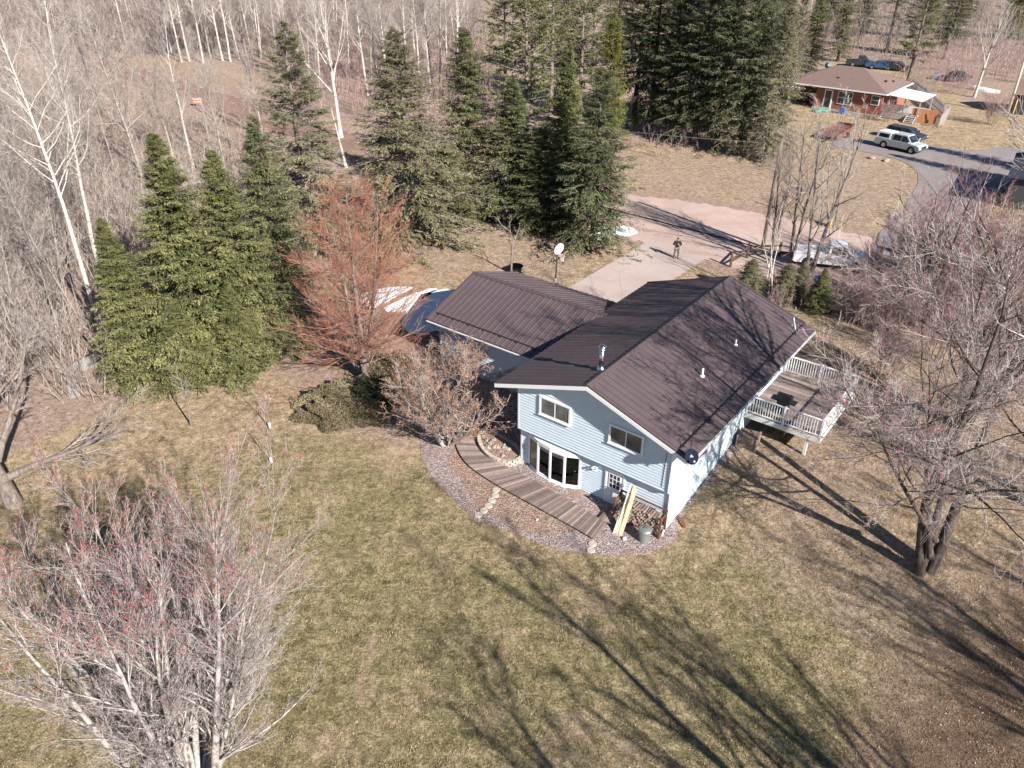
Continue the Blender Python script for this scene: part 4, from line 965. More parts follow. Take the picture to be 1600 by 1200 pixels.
drkB = conifer('dark_spruce', 6, 18, 4.0, M['darkspruce'], M['darkbark'], nb=280, clear=.14, dens=1.2, droop=.3, power=.65, fr=.34)
oldA = conifer('old_spruce', 7, 17.5, 3.9, M['olive'], M['greybark'], nb=340, clear=.10, dens=1.5, droop=.40, power=.75, dead=1.4, sparse=.45)
oldB = conifer('old_spruce', 8, 16.9, 4.6, M['olive'], M['greybark'], nb=300, clear=.04, dens=1.25, droop=.45, power=.80, dead=.4, sparse=.08)
pinA = conifer('pine', 9, 18, 4.6, M['pine'], M['greybark'], nb=150, clear=.22, dens=1.5, droop=.1, power=.45, dead=.5, fr=.30, tipw=.75, sparse=.5)
pinB = conifer('pine', 10, 18, 4.0, M['pine'], M['greybark'], nb=140, clear=.30, dens=1.5, droop=.15, power=.5, dead=.7, fr=.30, tipw=.75, sparse=.6)
cedA = conifer('cedar', 11, 8, 1.9, M['cedar'], M['greybark'], nb=160, clear=.02, dens=1.3, droop=.1, power=.6)
def E(mesh, px, py, s, label, kind='spruce', cat='spruce tree', group=None, rz=0):
    return plant(kind+'_tree', mesh, label, cat, gloc(px, py), rz, s, group)
E(firA, 322, 563, (1.28, 1.28, 1.0), 'tallest and widest bright green fir of the clump at the left edge of the lawn', 'fir', 'fir tree', rz=.3)
E(firC, 393, 556, (1.12, 1.12, .96), 'pointed green fir between the widest fir and the leafless red tree', 'fir', 'fir tree', rz=1.2)
E(firB, 226, 588, (1.0, 1.0, .77), 'shorter fir at the left end of the evergreen clump beside the white birch trunk', 'fir', 'fir tree', rz=2.6)
E(sprA, 447, 500, (1.1, 1.1, .94), 'grey green spruce rising behind the bright green firs', rz=.5)
E(firB, 300, 596, (.8, .8, .42), 'low young fir at the front foot of the widest fir', 'fir', 'fir tree', rz=4)
E(firB, 382, 580, (.85, .85, .45), 'low young fir at the front foot of the pointed fir', 'fir', 'fir tree', rz=5)
E(oldA, 493, 402, (1.45, 1.45, 1.0), 'tall thin spruce with bare grey lower branches behind the fir clump', 'old_spruce', 'spruce tree', rz=1)
E(oldB, 640, 386, (1.65, 1.65, 1.0), 'broad olive spruce with a narrow top standing alone on the brown lawn', 'old_spruce', 'spruce tree', rz=2)
E(sprB, 733, 335, (1.5, 1.5, 1.06), 'green spruce right of the broad olive spruce by the dirt road', rz=.2)
E(pinA, 822, 318, 1.12, 'tall loose crowned pine reaching the top of the photo behind the snow', 'pine', 'pine tree', rz=1.2)
E(sprA, 800, 345, (1.4, 1.4, .82), 'middle spruce in front of the tall pine', rz=3.5)
E(firB, 879, 355, (1.25, 1.25, 1.12), 'slim spruce with a thin pointed top left of the driveway', rz=2.9)
E(drkA, 926, 392, (1.1, 1.1, .79), 'dark spruce nearest the driveway with snow at its foot', 'spruce', rz=.7)
E(sprB, 842, 360, (1.3, 1.3, .58), 'short bushy spruce left of the dark driveway spruce', rz=4.4)
E(sprA, 700, 352, (1.25, 1.25, .5), 'low spruce filling the gap between the olive spruce and the road spruces', rz=5.2)
for i, (px, py, m_, s) in enumerate(((1015, 205, drkA, 1.2), (1048, 214, drkB, 1.12), (1084, 224, drkA, 1.15), (1118, 232, drkB, 1.2), (1154, 240, drkA, 1.1), (1197, 249, oldB, 1.0), (1100, 205, drkB, 1.25), (1060, 190, drkA, 1.3), (1165, 215, drkB, 1.2), (990, 190, drkB, 1.25))):
    E(m_, px, py, s, ['leftmost big dark spruce of the row across the road', 'second big dark spruce of the row across the road', 'third big dark spruce of the row across the road', 'fourth spruce of the row with a pale trunk across the road', 'fifth spruce of the row with a pale trunk across the road', 'sparse olive spruce at the right end of the row across the road', 'tall spruce just behind the middle of the row across the road', 'tall dark spruce behind the second spruce of the row', 'tall spruce behind the right part of the row near the brick house', 'dark spruce behind the left end of the row across the road'][i], rz=i*1.3, group='spruces in the row across the road')
for i, (px, py) in enumerate(((905, 190), (860, 200), (885, 150), (925, 130), (830, 150), (960, 120), (1010, 110), (1070, 110), (1130, 120), (790, 175), (850, 110), (1190, 130), (1100, 70), (985, 75))):
    E((pinA, pinB, drkB)[i % 3], px, py, 1.05+.1*(i % 3), 'tall evergreen in the dense stand beyond the dirt road, behind the front row', 'evergreen', 'evergreen tree', 'evergreens in the stand beyond the road', i*.9)
plant('cedar_tree', cedA, 'yellowish green cedar shining beside the dark spruces', 'cedar tree', gloc(948, 215), 0, (1.5, 1.5, 1.75))
for i, (px, py, m_, s, lab) in enumerate(((1262, 112, sprA, .95, 'narrow conifer just behind the left end of the brick house roof'), (1308, 96, sprB, 1.0, 'conifer behind the ridge of the brick house'), (1232, 150, oldA, .8, 'thin olive conifer beside the left porch of the brick house'), (1214, 118, sprB, 1.1, 'conifer between the spruce row and the brick house'), (1416, 138, pinA, 1.0, 'spreading pine behind the white awning of the brick house'), (1475, 92, drkB, 1.05, 'dark spruce behind the spreading pine at the top right'), (1385, 80, pinB, 1.1, 'pine left of the spreading pine behind the brick house'), (1440, 60, drkA, 1.1, 'darkest spruce at the top edge right of the brick house'), (1580, 60, cedA, 2.4, 'olive cedar in the top right corner of the photo'), (1345, 55, drkA, 1.0, 'dark spruce above the brick house roof'), (1505, 40, drkA, 1.1, 'dark spruce behind the white birch at the top right'), (1290, 60, drkB, 1.1, 'tall dark conifer at the top edge above the brick house'))):
    E(m_, px, py, s, lab, 'evergreen', 'evergreen tree', None, i*.7)
for px, py, s, m_, lab in ((1168, 462, (.42, .42, .17), oldB, 'low olive conifer bush left of the white birch clump'), (1224, 470, (.42, .42, .17), oldB, 'low olive conifer right of the white birch clump'), (1276, 486, (.42, .42, .24), firB, 'bright green young fir at the edge of the brush behind the house'), (1248, 462, (.32, .32, .15), oldB, 'short young fir below the parked white pickup')):
    E(m_, px, py, s, lab, 'young_conifer', 'young conifer')
for px, py, s, lab in ((1590, 455, (1.6, 1.6, 1.0), 'dark cedar at the right edge beyond the leafless shrubs'), (1400, 480, (1.2, 1.2, .45), 'low dark evergreen hidden in the leafless brush'), (1470, 500, (1.2, 1.2, .4), 'low evergreen in the brush left of the big red budded maple crown'), (1560, 520, (1.3, 1.3, .5), 'low evergreen near the right edge in the brush')):
    E(firB, px, py, (s[0]*.5, s[1]*.5, s[2]*.5), lab, 'evergreen', 'evergreen shrub')
# off to the right, out of the frame: these shade the asphalt
for x, y, s, lab in ((57.5, 71.5, .78, 'spruce just outside the right edge beside the dark roofed building'), (60.2, 66.5, .74, 'second spruce outside the right edge beside the dark roofed building'), (61, 62, .7, 'third spruce outside the right edge nearest the leafless brush'), (62, 76, .8, 'fourth spruce outside the right edge behind the dark roofed building')): plant('spruce_tree', drkA, lab, 'spruce tree', (x, y, 1.1), x, s)

# evergreen mounds by the red tree
me = bush('juniper_crown', 3, 2.9, 1.7, M['juniper'], 42000, .10, .78)
r = thing('juniper_shrub', 'broad brownish green juniper mound below the leafless red tree', 'shrub', gloc(540, 640)); r.scale = (.95, .78, .8); link(bpy.data.objects.new('crown', me), r)
me = bush('yew_crown', 5, 1.5, 1.5, M['yew'], 18000, .09, .75); r = thing('yew_shrub', 'small dark round shrub at the right side of the juniper mound', 'shrub', gloc(586, 632)); link(bpy.data.objects.new('crown', me), r)
me = bush('yew_crown', 6, 1.7, 1.3, M['juniper'], 18000, .09, .75); r = thing('yew_shrub', 'olive brown shrub in the shade behind the leafless red tree trunk', 'shrub', gloc(612, 585)); link(bpy.data.objects.new('crown', me), r)

# ------------------------------------------------------------------ leafless trees
def aspen_stems(Hh, lean=(0, 0), r=.17):
    return lambda rg: stem(rg, (0, 0, -.1), (lean[0], lean[1], 1), Hh, r, 12, .03, .02, .10)
def aspen(seed, Hh, lean=(0, 0), dense=1., barkm=None, twm=None, r=.17, t0=.3, rtw=.007):
    return bare('aspen', seed, Hh, aspen_stems(Hh, lean, r), [
        dict(K=int(26*dense), ang=.80, lr=.32, t0=t0, up=.10, N=6, wander=.12, rr_=.42, rmin=.015, taper=.6),
        dict(K=int(10*dense)+1, ang=.65, lr=.48, t0=.15, up=.06, N=4, rmin=.010, wander=.15),
        dict(K=7, ang=.65, lr=.55, t0=.15, up=.05, N=3, rmin=rtw, wander=.15)], barkm or M['birch'], twm or M['twig_pale'])
aspP = [aspen(20+i, 18+i, (rx, ry), d_, b_, t_, r, rtw=.011) for i, (rx, ry, d_, b_, t_, r) in enumerate(((.03, .02, 1, M['birch'], M['twig_pale'], .18), (-.05, .03, .9, M['aspen'], M['twig_grey'], .13), (.02, -.04, 1., M['birch'], M['twig_pale'], .15), (.06, .03, 1.1, M['aspen'], M['twig_grey'], .14)))]
def A_(m_, px, py, s, label, group=None, rz=0, tilt=(0, 0), kind='birch_tree', cat='birch tree'):
    return plant(kind, m_, label, cat, gloc(px, py), rz, s, group, tilt)
big1 = aspen(31, 21, (.0, .0), 1.2, r=.19, t0=.45); big2 = aspen(32, 20.5, (.0, .0), 1.2, r=.18, t0=.40)
A_(big1, 165, 534, 1.0, 'white birch whose trunk stands against the left side of the fir clump')
A_(big2, 160, 441, 1.0, 'white birch just behind the nearest white birch at the left')
A_(aspP[3], 238, 330, 1.0, 'pale forked birch rising above the tallest fir', tilt=(0, -.03), rz=2)
A_(aspP[0], 302, 262, .85, 'thin white birch behind the tallest fir, right of the forked birch', rz=1)
A_(aspP[1], 190, 300, .85, 'thin dark spotted birch left of the forked birch', rz=3)
wide = bare('aspen', 40, 17, lambda rg: stem(rg, (0, 0, -.1), (0, 0, 1), 15, .24, 10, .03, .02, .12), [
    dict(K=18, ang=.62, lr=.62, t0=.28, up=.10, N=7, wander=.10, rr_=.5, rmin=.02, taper=.6), dict(K=9, ang=.6, lr=.42, t0=.2, up=.08, N=5, rmin=.010), dict(K=6, ang=.6, lr=.45, up=.06, N=3, rmin=.007)], M['birch'], M['twig_pale'])
A_(wide, 533, 215, 1.12, 'wide spreading white barked tree between the thin spruce and the olive spruce', kind='bare_tree', cat='tree')
pale = bare('aspen', 41, 15, lambda rg: stem(rg, (0, 0, -.1), (0, 0, 1), 14, .17, 10, .04, .02, .12), [
    dict(K=20, ang=.60, lr=.50, t0=.25, up=.09, N=7, wander=.12, rr_=.5, rmin=.018, taper=.5), dict(K=11, ang=.6, lr=.45, t0=.15, up=.07, N=5, rmin=.012), dict(K=7, ang=.6, lr=.5, up=.06, N=3, rmin=.009)], M['aspen'], M['twig_pale'])
for i, (px, py, s) in enumerate(((60, 420, 1.05), (20, 360, 1.0), (112, 350, .95), (72, 300, 1.0), (215, 262, 1.0), (150, 262, .9), (20, 250, 1.0), (100, 215, .95), (350, 262, .8), (270, 245, .85), (-20, 470, .9), (40, 520, .6), (120, 470, .55), (410, 215, .8))):
    A_(pale, px, py, s, 'spreading pale leafless tree in the wood along the left side of the photo', 'spreading pale trees in the wood on the left', i*1.3, (0, 0), 'bare_tree', 'tree')
mb = MB(); P_, R_ = stem(np.random.default_rng(1), (0, 0, -.1), (-.15, 0, 1), 6.5, .17, 7, .03); V_, F_, _ = tubes(P_, R_, 8)
o = link(bpy.data.objects.new('dead_trunk', npmesh('dead_trunk', V_, F_, M['birch'], None, True))); o.location = gloc(541, 262); tag(o, 'broken white birch trunk without branches left of the olive spruce', 'dead tree')
# the wood at the top: rows of white trunks
rf = random.Random(11); n_f = 0
def wood(x0, x1, y0, y1, nx_, ny_, dens=1.):
    out = []
    for j in range(ny_):
        for i in range(nx_):
            if rf.random() > dens: continue
            out.append((x0+(i+rf.random())*(x1-x0)/nx_, y0+(j+rf.random())*(y1-y0)/ny_))
    return out
front = [(284, 97), (296, 96), (318, 99), (330, 92), (348, 95), (360, 96), (374, 92), (386, 88), (396, 94), (408, 90), (455, 120), (480, 105), (500, 140), (575, 150), (590, 125), (610, 160), (640, 140), (655, 118), (672, 130), (688, 150), (700, 120), (715, 105)]
back = wood(-60, 760, -60, 88, 26, 6)+wood(1180, 1640, -60, 30, 12, 3)+wood(430, 700, 90, 150, 5, 2)
left = wood(-60, 150, 180, 560, 5, 8)+[(225, 250), (330, 240), (345, 290), (300, 330), (270, 300), (200, 200), (160, 180), (120, 150), (400, 250), (360, 220), (60, 170), (20, 200)]
for i, (x, y) in enumerate(front): A_(aspP[(0, 0, 0, 3)[i % 4]], x, y, rf.uniform(.85, 1.15), 'white trunked birch at the front edge of the leafless wood beyond the dirt road', 'birches at the front edge of the wood', rf.uniform(0, 6), (rf.uniform(-.05, .05), rf.uniform(-.06, .02)))
for i, (x, y) in enumerate(back): A_(aspP[i % 4], x, y, rf.uniform(.75, 1.15), 'leafless tree deep in the grey wood along the top of the photo', 'trees deep in the leafless wood', rf.uniform(0, 6), (rf.uniform(-.06, .06), rf.uniform(-.06, .06)), 'bare_tree', 'tree')
for i, (x, y) in enumerate(left): A_(aspP[1+(i % 2)*2], x, y, rf.uniform(.4, .75), 'thin leafless tree in the brushy wood along the left edge', 'thin trees in the wood on the left', rf.uniform(0, 6), (rf.uniform(-.1, .1), rf.uniform(-.1, .1)), 'bare_tree', 'tree')
# thickets: one mass of twiggy growth each
def thicket(name, pts, hmin, hmax, mat, seed, K=(7, 5), stems_=6, label=None, rad=.02, spread=.5, tw=1.):
    rg = np.random.default_rng(seed); pts = np.array([gloc(*p) for p in pts]); n = len(pts)*stems_
    base = np.repeat(pts, stems_, 0)+np.concatenate([rg.normal(0, spread, (n, 2)), np.zeros((n, 1))], 1)
    D = norm(np.concatenate([rg.normal(0, .22, (n, 2)), np.ones((n, 1))], 1)); L = rg.uniform(hmin, hmax, n)
    P = [base]
    for k in range(4): D = norm(D+rg.normal(0, .08, D.shape)); P.append(P[-1]+D*(L/4)[:, None])
    P = np.stack(P, 1); Rr = np.ones((n, 1))*rad*np.linspace(1, .3, 5)[None]
    a = tubes(P, Rr, 3, rg.uniform(0, 1, n)); Q = spawn(rg, P, Rr, K=K[0], ang=.6, lr=.38, up=.12, N=3, rmin=.009*tw); b = tubes(*Q, 3, rg.uniform(0, 1, len(Q[0])))
    c_ = spawn(rg, *Q, K=K[1], ang=.6, lr=.5, up=.1, N=2, rmin=.007*tw); c = tubes(*c_, 3, rg.uniform(0, 1, len(c_[0])))
    v, f_, t = merge([a, b, c]); o = link(bpy.data.objects.new(name, npmesh(name, v, f_, mat, t))); return tag(o, label, 'brush', kind='stuff')
thicket('underbrush', wood(-120, 190, 300, 420, 16, 8)+wood(-120, 165, 420, 655, 10, 8, .6)+wood(190, 440, 300, 440, 12, 7, .8), 2.0, 6.5, M['twig_grey'], 1, label='tangle of grey brown leafless saplings filling the wood on the left', rad=.028, stems_=6, tw=1.5)
thicket('wood_undergrowth', wood(-80, 760, -70, 92, 52, 14)+wood(1200, 1640, -70, 98, 30, 11), 3., 8., M['twig_dim'], 2, (7, 3), 5, 'grey leafless undergrowth beneath the trees of the wood at the top', .05, 2.0, 3.2)
thicket('low_brush', wood(-120, 420, 185, 300, 24, 7, .8)+wood(-120, 60, 120, 185, 8, 4), .8, 2.6, M['twig_grey'], 9, (7, 5), 5, 'low leafless brush between the dirt track and the taller wood on the left', .022, .8, 1.6)
thicket('wood_edge_brush', wood(450, 770, 105, 190, 20, 5)+wood(600, 770, 190, 250, 9, 3)+wood(1420, 1640, 95, 132, 12, 4), 1.5, 6., M['twig_purple'], 7, (7, 4), 5, 'reddish grey leafless brush between the birches and the dirt track', .03, 1.2, 2.2)
thicket('red_brush', wood(1310, 1640, 425, 510, 20, 5)+wood(1180, 1310, 445, 490, 7, 2), .8, 2.2, M['twig_purple'], 3, (7, 5), 6, 'purple brown leafless brush along the road right of the house', .014)
thicket('roadside_brush', wood(985, 1190, 205, 250, 12, 2)+wood(1200, 1240, 255, 275, 3, 1)+wood(1400, 1530, 126, 150, 12, 4), .9, 2.4, M['twig_purple'], 4, (7, 4), 6, 'low reddish leafless brush at the foot of the spruces across the road', .014)
thicket('red_twigs', wood(590, 760, 560, 690, 5, 4, .6)+wood(660, 745, 505, 560, 4, 2), .5, 1.3, M['twig_red'], 5, (6, 4), 5, 'reddish brown leafless ground shrubs between the lawn and the garage', .010, .35)

# foreground maple, bottom left: a fan of many pale stems
def multi(nst, Hh, rbase, spread, lean=(0, 0), wander=.05, up=.03, N=10, tip=.12, r0=.25, tilt0=0):
    def f(rg):
        Ps = []; Rs = []
        for i in range(nst):
            a = 2*math.pi*i/nst+rg.uniform(-.3, .3); k = spread*rg.uniform(.35, 1.05)
            P, Rr = stem(rg, (r0*math.cos(a), r0*math.sin(a), -.1), (math.cos(a)*k+lean[0], math.sin(a)*k+lean[1], 1), Hh*rg.uniform(.82, 1.05), rbase*rg.uniform(.7, 1.1), N, wander, up, tip)
            Ps.append(P); Rs.append(Rr)
        return np.concatenate(Ps), np.concatenate(Rs)
    return f
m3 = bare('maple', 51, 11.5, multi(20, 10.2, .17, .31, lean=(.0, .20), r0=.6, up=.015, tip=.16, wander=.045), [
    dict(K=18, ang=.62, lr=.36, t0=.24, up=.035, N=7, wander=.09, rr_=.40, rmin=.010, taper=.25), dict(K=11, ang=.50, lr=.45, t0=.10, up=.05, N=5, rmin=.006, wander=.10), dict(K=7, ang=.5, lr=.5, up=.06, N=4, rmin=.0045), dict(K=2, ang=.5, lr=.5, up=.06, N=2, rmin=.0045)],
    M['maplebark'], M['twig_silver'], split=2, buds='buds', bud_size=.042, bud_frac=.7, bud_top=.84)
mp3 = gloc(308, 1262)
plant('maple_tree', m3, 'large leafless maple fanning into many pale stems in the bottom left corner', 'maple tree', mp3, 0, (.88, .95, 1.0))
# big maple on the right
def m1stems(rg):
    Ps = []; Rs = []
    for b, d_, L, r_ in (((-.22, 0, -.1), (-.20, .10, 1), 14.5, .22), ((.0, .2, -.1), (-.02, .22, 1), 13.5, .17), ((-.1, -.15, 1.0), (-.44, -.16, 1), 9.5, .14), ((-.12, -.1, 1.9), (-.70, -.22, .8), 8.5, .12)):
        P, Rr = stem(rg, b, d_, L, r_, 11, .05, .04, .10); Ps.append(P); Rs.append(Rr)
    return np.concatenate(Ps), np.concatenate(Rs)
m1 = bare('maple', 61, 15, m1stems, [
    dict(K=16, ang=.95, lr=.58, t0=.27, up=.03, N=8, wander=.11, rr_=.40, rmin=.020, taper=.35, tip=.2), dict(K=13, ang=.70, lr=.46, t0=.08, up=.01, N=6, rmin=.010, wander=.14), dict(K=12, ang=.65, lr=.52, up=.02, N=4, rmin=.0075, wander=.14), dict(K=2, ang=.6, lr=.5, up=.05, N=2, rmin=.005)],
    M['darkbark'], M['twig_silver'], split=2, buds='buds', bud_size=.05, bud_frac=.30)
m1b = bare('maple', 66, 18, lambda rg: stem(rg, (.30, .05, -.1), (.13, .19, 1), 18, .24, 12, .02, .0, .15), [
    dict(K=19, ang=.60, lr=.46, t0=.48, up=.03, N=8, wander=.09, rr_=.6, rmin=.035, taper=.5, tip=.25), dict(K=16, ang=.60, lr=.5, t0=.12, up=.04, N=6, rmin=.020, wander=.11), dict(K=9, ang=.6, lr=.48, up=.03, N=4, rmin=.009, wander=.12)],
    M['darkbark'], M['twig_silver'], split=2)
m1['leader'] = m1b['trunk']; m1['leader_crown'] = m1b['crown']
plant('maple_tree', m1, 'big forked leafless maple on the lawn right of the deck', 'maple tree', gloc(1445, 893), .0, 1.0)
m2 = bare('maple', 62, 13, multi(4, 12, .22, .35, r0=.2), [
    dict(K=12, ang=.75, lr=.5, t0=.15, up=.06, N=7, wander=.10, rr_=.45, rmin=.02, taper=.4), dict(K=9, ang=.65, lr=.45, t0=.12, up=.05, N=5, rmin=.010), dict(K=7, ang=.6, lr=.45, up=.05, N=4, rmin=.006)],
    M['darkbark'], M['twig_purple'], split=2, buds='buds', bud_size=.055, bud_frac=.25)
plant('maple_tree', m2, 'leafless maple with red buds right of the deck, behind the big forked maple', 'maple tree', gloc(1500, 668), 1, .85)
plant('maple_tree', m2, 'leafless red budded maple half cut by the right edge of the photo', 'maple tree', gloc(1640, 800), 2.6, (1.0, 1.0, .95))
plant('maple_tree', m2, 'leafless maple in the brush between the house and the asphalt road', 'maple tree', gloc(1440, 500), 3.6, .78)
plant('maple_tree', m2, 'leafless maple at the right edge above the big forked maple', 'maple tree', gloc(1550, 540), 4.4, .66)
sh = bare('shrub', 63, 6, multi(12, 5.2, .035, .5, r0=.4, up=.04), [dict(K=12, ang=.5, lr=.45, t0=.12, up=.06, N=5, rmin=.010), dict(K=9, ang=.5, lr=.5, up=.06, N=3, rmin=.0075), dict(K=5, ang=.5, lr=.5, up=.06, N=2, rmin=.006)], M['greybark'], M['twig_purple'], split=1, buds='buds', bud_size=.05, bud_frac=.2)
for i, (px, py, s, lab) in enumerate(((1345, 505, .62, 'leafless reddish shrub nearest the far corner of the house roof'), (1395, 520, .8, 'leafless red budded shrub right of the bright green fir'), (1455, 560, 1.0, 'leafless shrub between the deck and the asphalt road'), (1505, 470, 1.35, 'tall leafless shrub beside the curve of the asphalt road'), (1560, 480, 1.2, 'leafless shrub near the right edge by the dark cedar'), (1362, 432, .55, 'leafless reddish shrub hiding the hood of the parked pickup'), (1410, 430, .95, 'leafless shrub at the road edge right of the pickup'), (1450, 450, 1.3, 'tall red twigged shrub at the asphalt edge'), (1600, 560, 1.2, 'leafless shrub cut by the right edge below the cedar'), (1380, 590, .7, 'small leafless shrub beyond the far end of the deck'))):
    plant('leafless_shrub', sh, lab, 'shrub', gloc(px, py), i*1.1, s)
# trees behind the house, by the pickup
bm1 = bare('tree', 71, 11, multi(2, 11, .17, .16, lean=(.03, 0), r0=.1), [dict(K=15, ang=.65, lr=.45, t0=.22, up=.10, N=6, rmin=.016, rr_=.5), dict(K=11, ang=.6, lr=.45, up=.06, N=4, rmin=.010), dict(K=8, ang=.6, lr=.45, up=.05, N=3, rmin=.006)], M['greybark'], M['twig_pale'])
plant('bare_tree', bm1, 'grey forked leafless tree in front of the parked white pickup', 'tree', gloc(1262, 432), 0, 1.12)
plant('bare_tree', bm1, 'reddish brown leafless tree left of the grey forked tree behind the fence', 'tree', gloc(1236, 412), 2.0, (.95, .95, 1.0))
plant('bare_tree', bm1, 'thin leafless tree behind the split rail fence, left of the pickup', 'tree', gloc(1205, 398), 4.0, (.75, .75, .8))
bc = [bare('birch', 81+i, 8.5, lambda rg: stem(rg, (0, 0, -.1), (l_[0], l_[1], 1), 8.0, .062, 10, .02, .01, .2), [dict(K=12, ang=.6, lr=.28, t0=.5, up=.08, N=5, rmin=.008, rr_=.35), dict(K=6, ang=.6, lr=.5, N=3, rmin=.006)], M['birch'], M['twig_grey'], split=1) for i, l_ in enumerate(((0, 0), (.08, .03)))]
for i, (px, py, l_) in enumerate(((1193, 464, -.02), (1199, 468, .05), (1205, 471, .12), (1212, 467, .24))):
    A_(bc[i % 2], px, py, (1, 1, .85-.05*i), ['leftmost thin white stem of the birch clump behind the house', 'second white stem of the birch clump behind the house', 'third white stem of the birch clump behind the house', 'rightmost leaning white stem of the birch clump behind the house'][i], 'white stems of the birch clump', i, (0, l_))
A_(wide, 1522, 152, .85, 'spreading white birch on the grass at the top right near the boat', kind='bare_tree', cat='tree', rz=2)
plant('leafless_shrub', sh, 'round grey leafless bush on the neighbour lawn near the right edge', 'shrub', gloc(1548, 195), 0, .75)
plant('leafless_shrub', sh, 'leafless dark shrub behind the left end of the brick house', 'shrub', gloc(1256, 105), 1, 1.5)
plant('leafless_shrub', sh, 'small leafless bush in front of the brick house deck', 'shrub', gloc(1384, 190), 2, .5)
# red tree, lilac, small trees
red = bare('red_tree', 91, 12.4, lambda rg: tuple(np.concatenate(z) for z in zip(stem(rg, (0, 0, -.1), (.0, .0, 1), 12.4, .20, 11, .02, .02, .08), stem(rg, (.05, .05, .8), (.14, .1, 1), 11, .13, 11, .02, .03, .08), stem(rg, (-.05, .0, .9), (-.14, .05, 1), 10.6, .13, 11, .02, .03, .08))), [
    dict(K=60, ang=1.12, lr=.46, t0=.07, up=.055, N=8, wander=.07, rr_=.30, rmin=.012, taper=.72, tip=.25), dict(K=15, ang=.55, lr=.50, t0=.06, up=.07, N=4, rmin=.007, wander=.10), dict(K=6, ang=.45, lr=.5, up=.08, N=3, rmin=.0065)], M['greybark'], M['twig_red'], split=2)
plant('red_twigged_tree', red, 'leafless tree with a haze of rusty red twigs left of the garage', 'tree', gloc(573, 600))
lil = bare('lilac', 93, 6, multi(12, 4.9, .075, .85, r0=.22, wander=.1, up=.07), [dict(K=12, ang=.65, lr=.50, t0=.2, up=.08, N=5, rmin=.014, wander=.12, rr_=.55), dict(K=10, ang=.6, lr=.50, up=.08, N=4, rmin=.009, wander=.12), dict(K=8, ang=.6, lr=.5, up=.05, N=3, rmin=.007)], M['maplebark'], M['twig_brown'], split=2, buds='dead_leaves', bud_size=.085, bud_frac=.13, bud_mat=M['tanleaf'])
plant('leafless_tree', lil, 'spreading small tree with clinging tan leaves beside the boardwalk', 'tree', gloc(697, 692), .4, (1.2, 1.2, .98))
plant('leafless_shrub', lil, 'tan leaved shrub between the small spreading tree and the garage wall', 'shrub', gloc(726, 596), 2.2, (.7, .7, .62))
sm1 = bare('small_tree', 95, 4, lambda rg: stem(rg, (0, 0, -.05), (0, 0, 1), 3.9, .075, 8, .04, .02, .15), [dict(K=9, ang=.75, lr=.55, t0=.3, up=.08, N=5, rmin=.012), dict(K=6, ang=.6, lr=.45, up=.05, N=3, rmin=.007), dict(K=3, ang=.5, lr=.5, N=2, rmin=.005)], M['greybark'], M['twig_grey'], split=1)
plant('small_tree', sm1, 'small leafless tree on the brown lawn behind the garage roof', 'tree', gloc(799, 428), 1, (1.35, 1.35, 1.12))
plant('small_tree', sm1, 'slender leafless sapling in front of the fir clump', 'sapling', gloc(299, 665), 2, (.8, .8, 1.0))
for px, py, s, lab in ((422, 669, .62, 'upper of the two little saplings with white trunk guards on the lawn'), (424, 723, .56, 'lower of the two little saplings with white trunk guards on the lawn')):
    r = plant('guarded_sapling', sm1, lab, 'sapling', gloc(px, py), px, s)
    mb = MB(); mb.cyl((0, 0, 0), (0, 0, .62), .11, .10, 14); mb.build('trunk_guard', M['white'], r, True)
# tree at the left edge
def m4stems(rg):
    a = stem(rg, (0, 0, -.1), (-.10, .05, 1), 11, .38, 11, .05, .03, .1); b = stem(rg, (.1, 0, 1.6), (1.0, .25, .34), 7.5, .20, 11, .05, .03, .1); c_ = stem(rg, (0, .1, 2.6), (.45, .3, 1), 8, .17, 11, .05, .03, .1)
    return np.concatenate([a[0], b[0], c_[0]]), np.concatenate([a[1], b[1], c_[1]])
m4 = bare('maple', 97, 10, m4stems, [dict(K=12, ang=.7, lr=.42, t0=.25, up=.04, N=7, wander=.1, rr_=.45, rmin=.018), dict(K=9, ang=.6, lr=.5, up=.02, N=5, rmin=.009), dict(K=6, ang=.6, lr=.45, up=.03, N=3, rmin=.006)], M['greybark'], M['twig_silver'])
plant('bare_tree', m4, 'grey leafless tree at the left edge with one long low limb over the lawn', 'tree', gloc(22, 788), 0, 1.0)
plant('bare_tree', m4, 'dark trunked leafless tree at the left edge behind the tree with the long limb', 'tree', gloc(-30, 700), 1.2, .9)
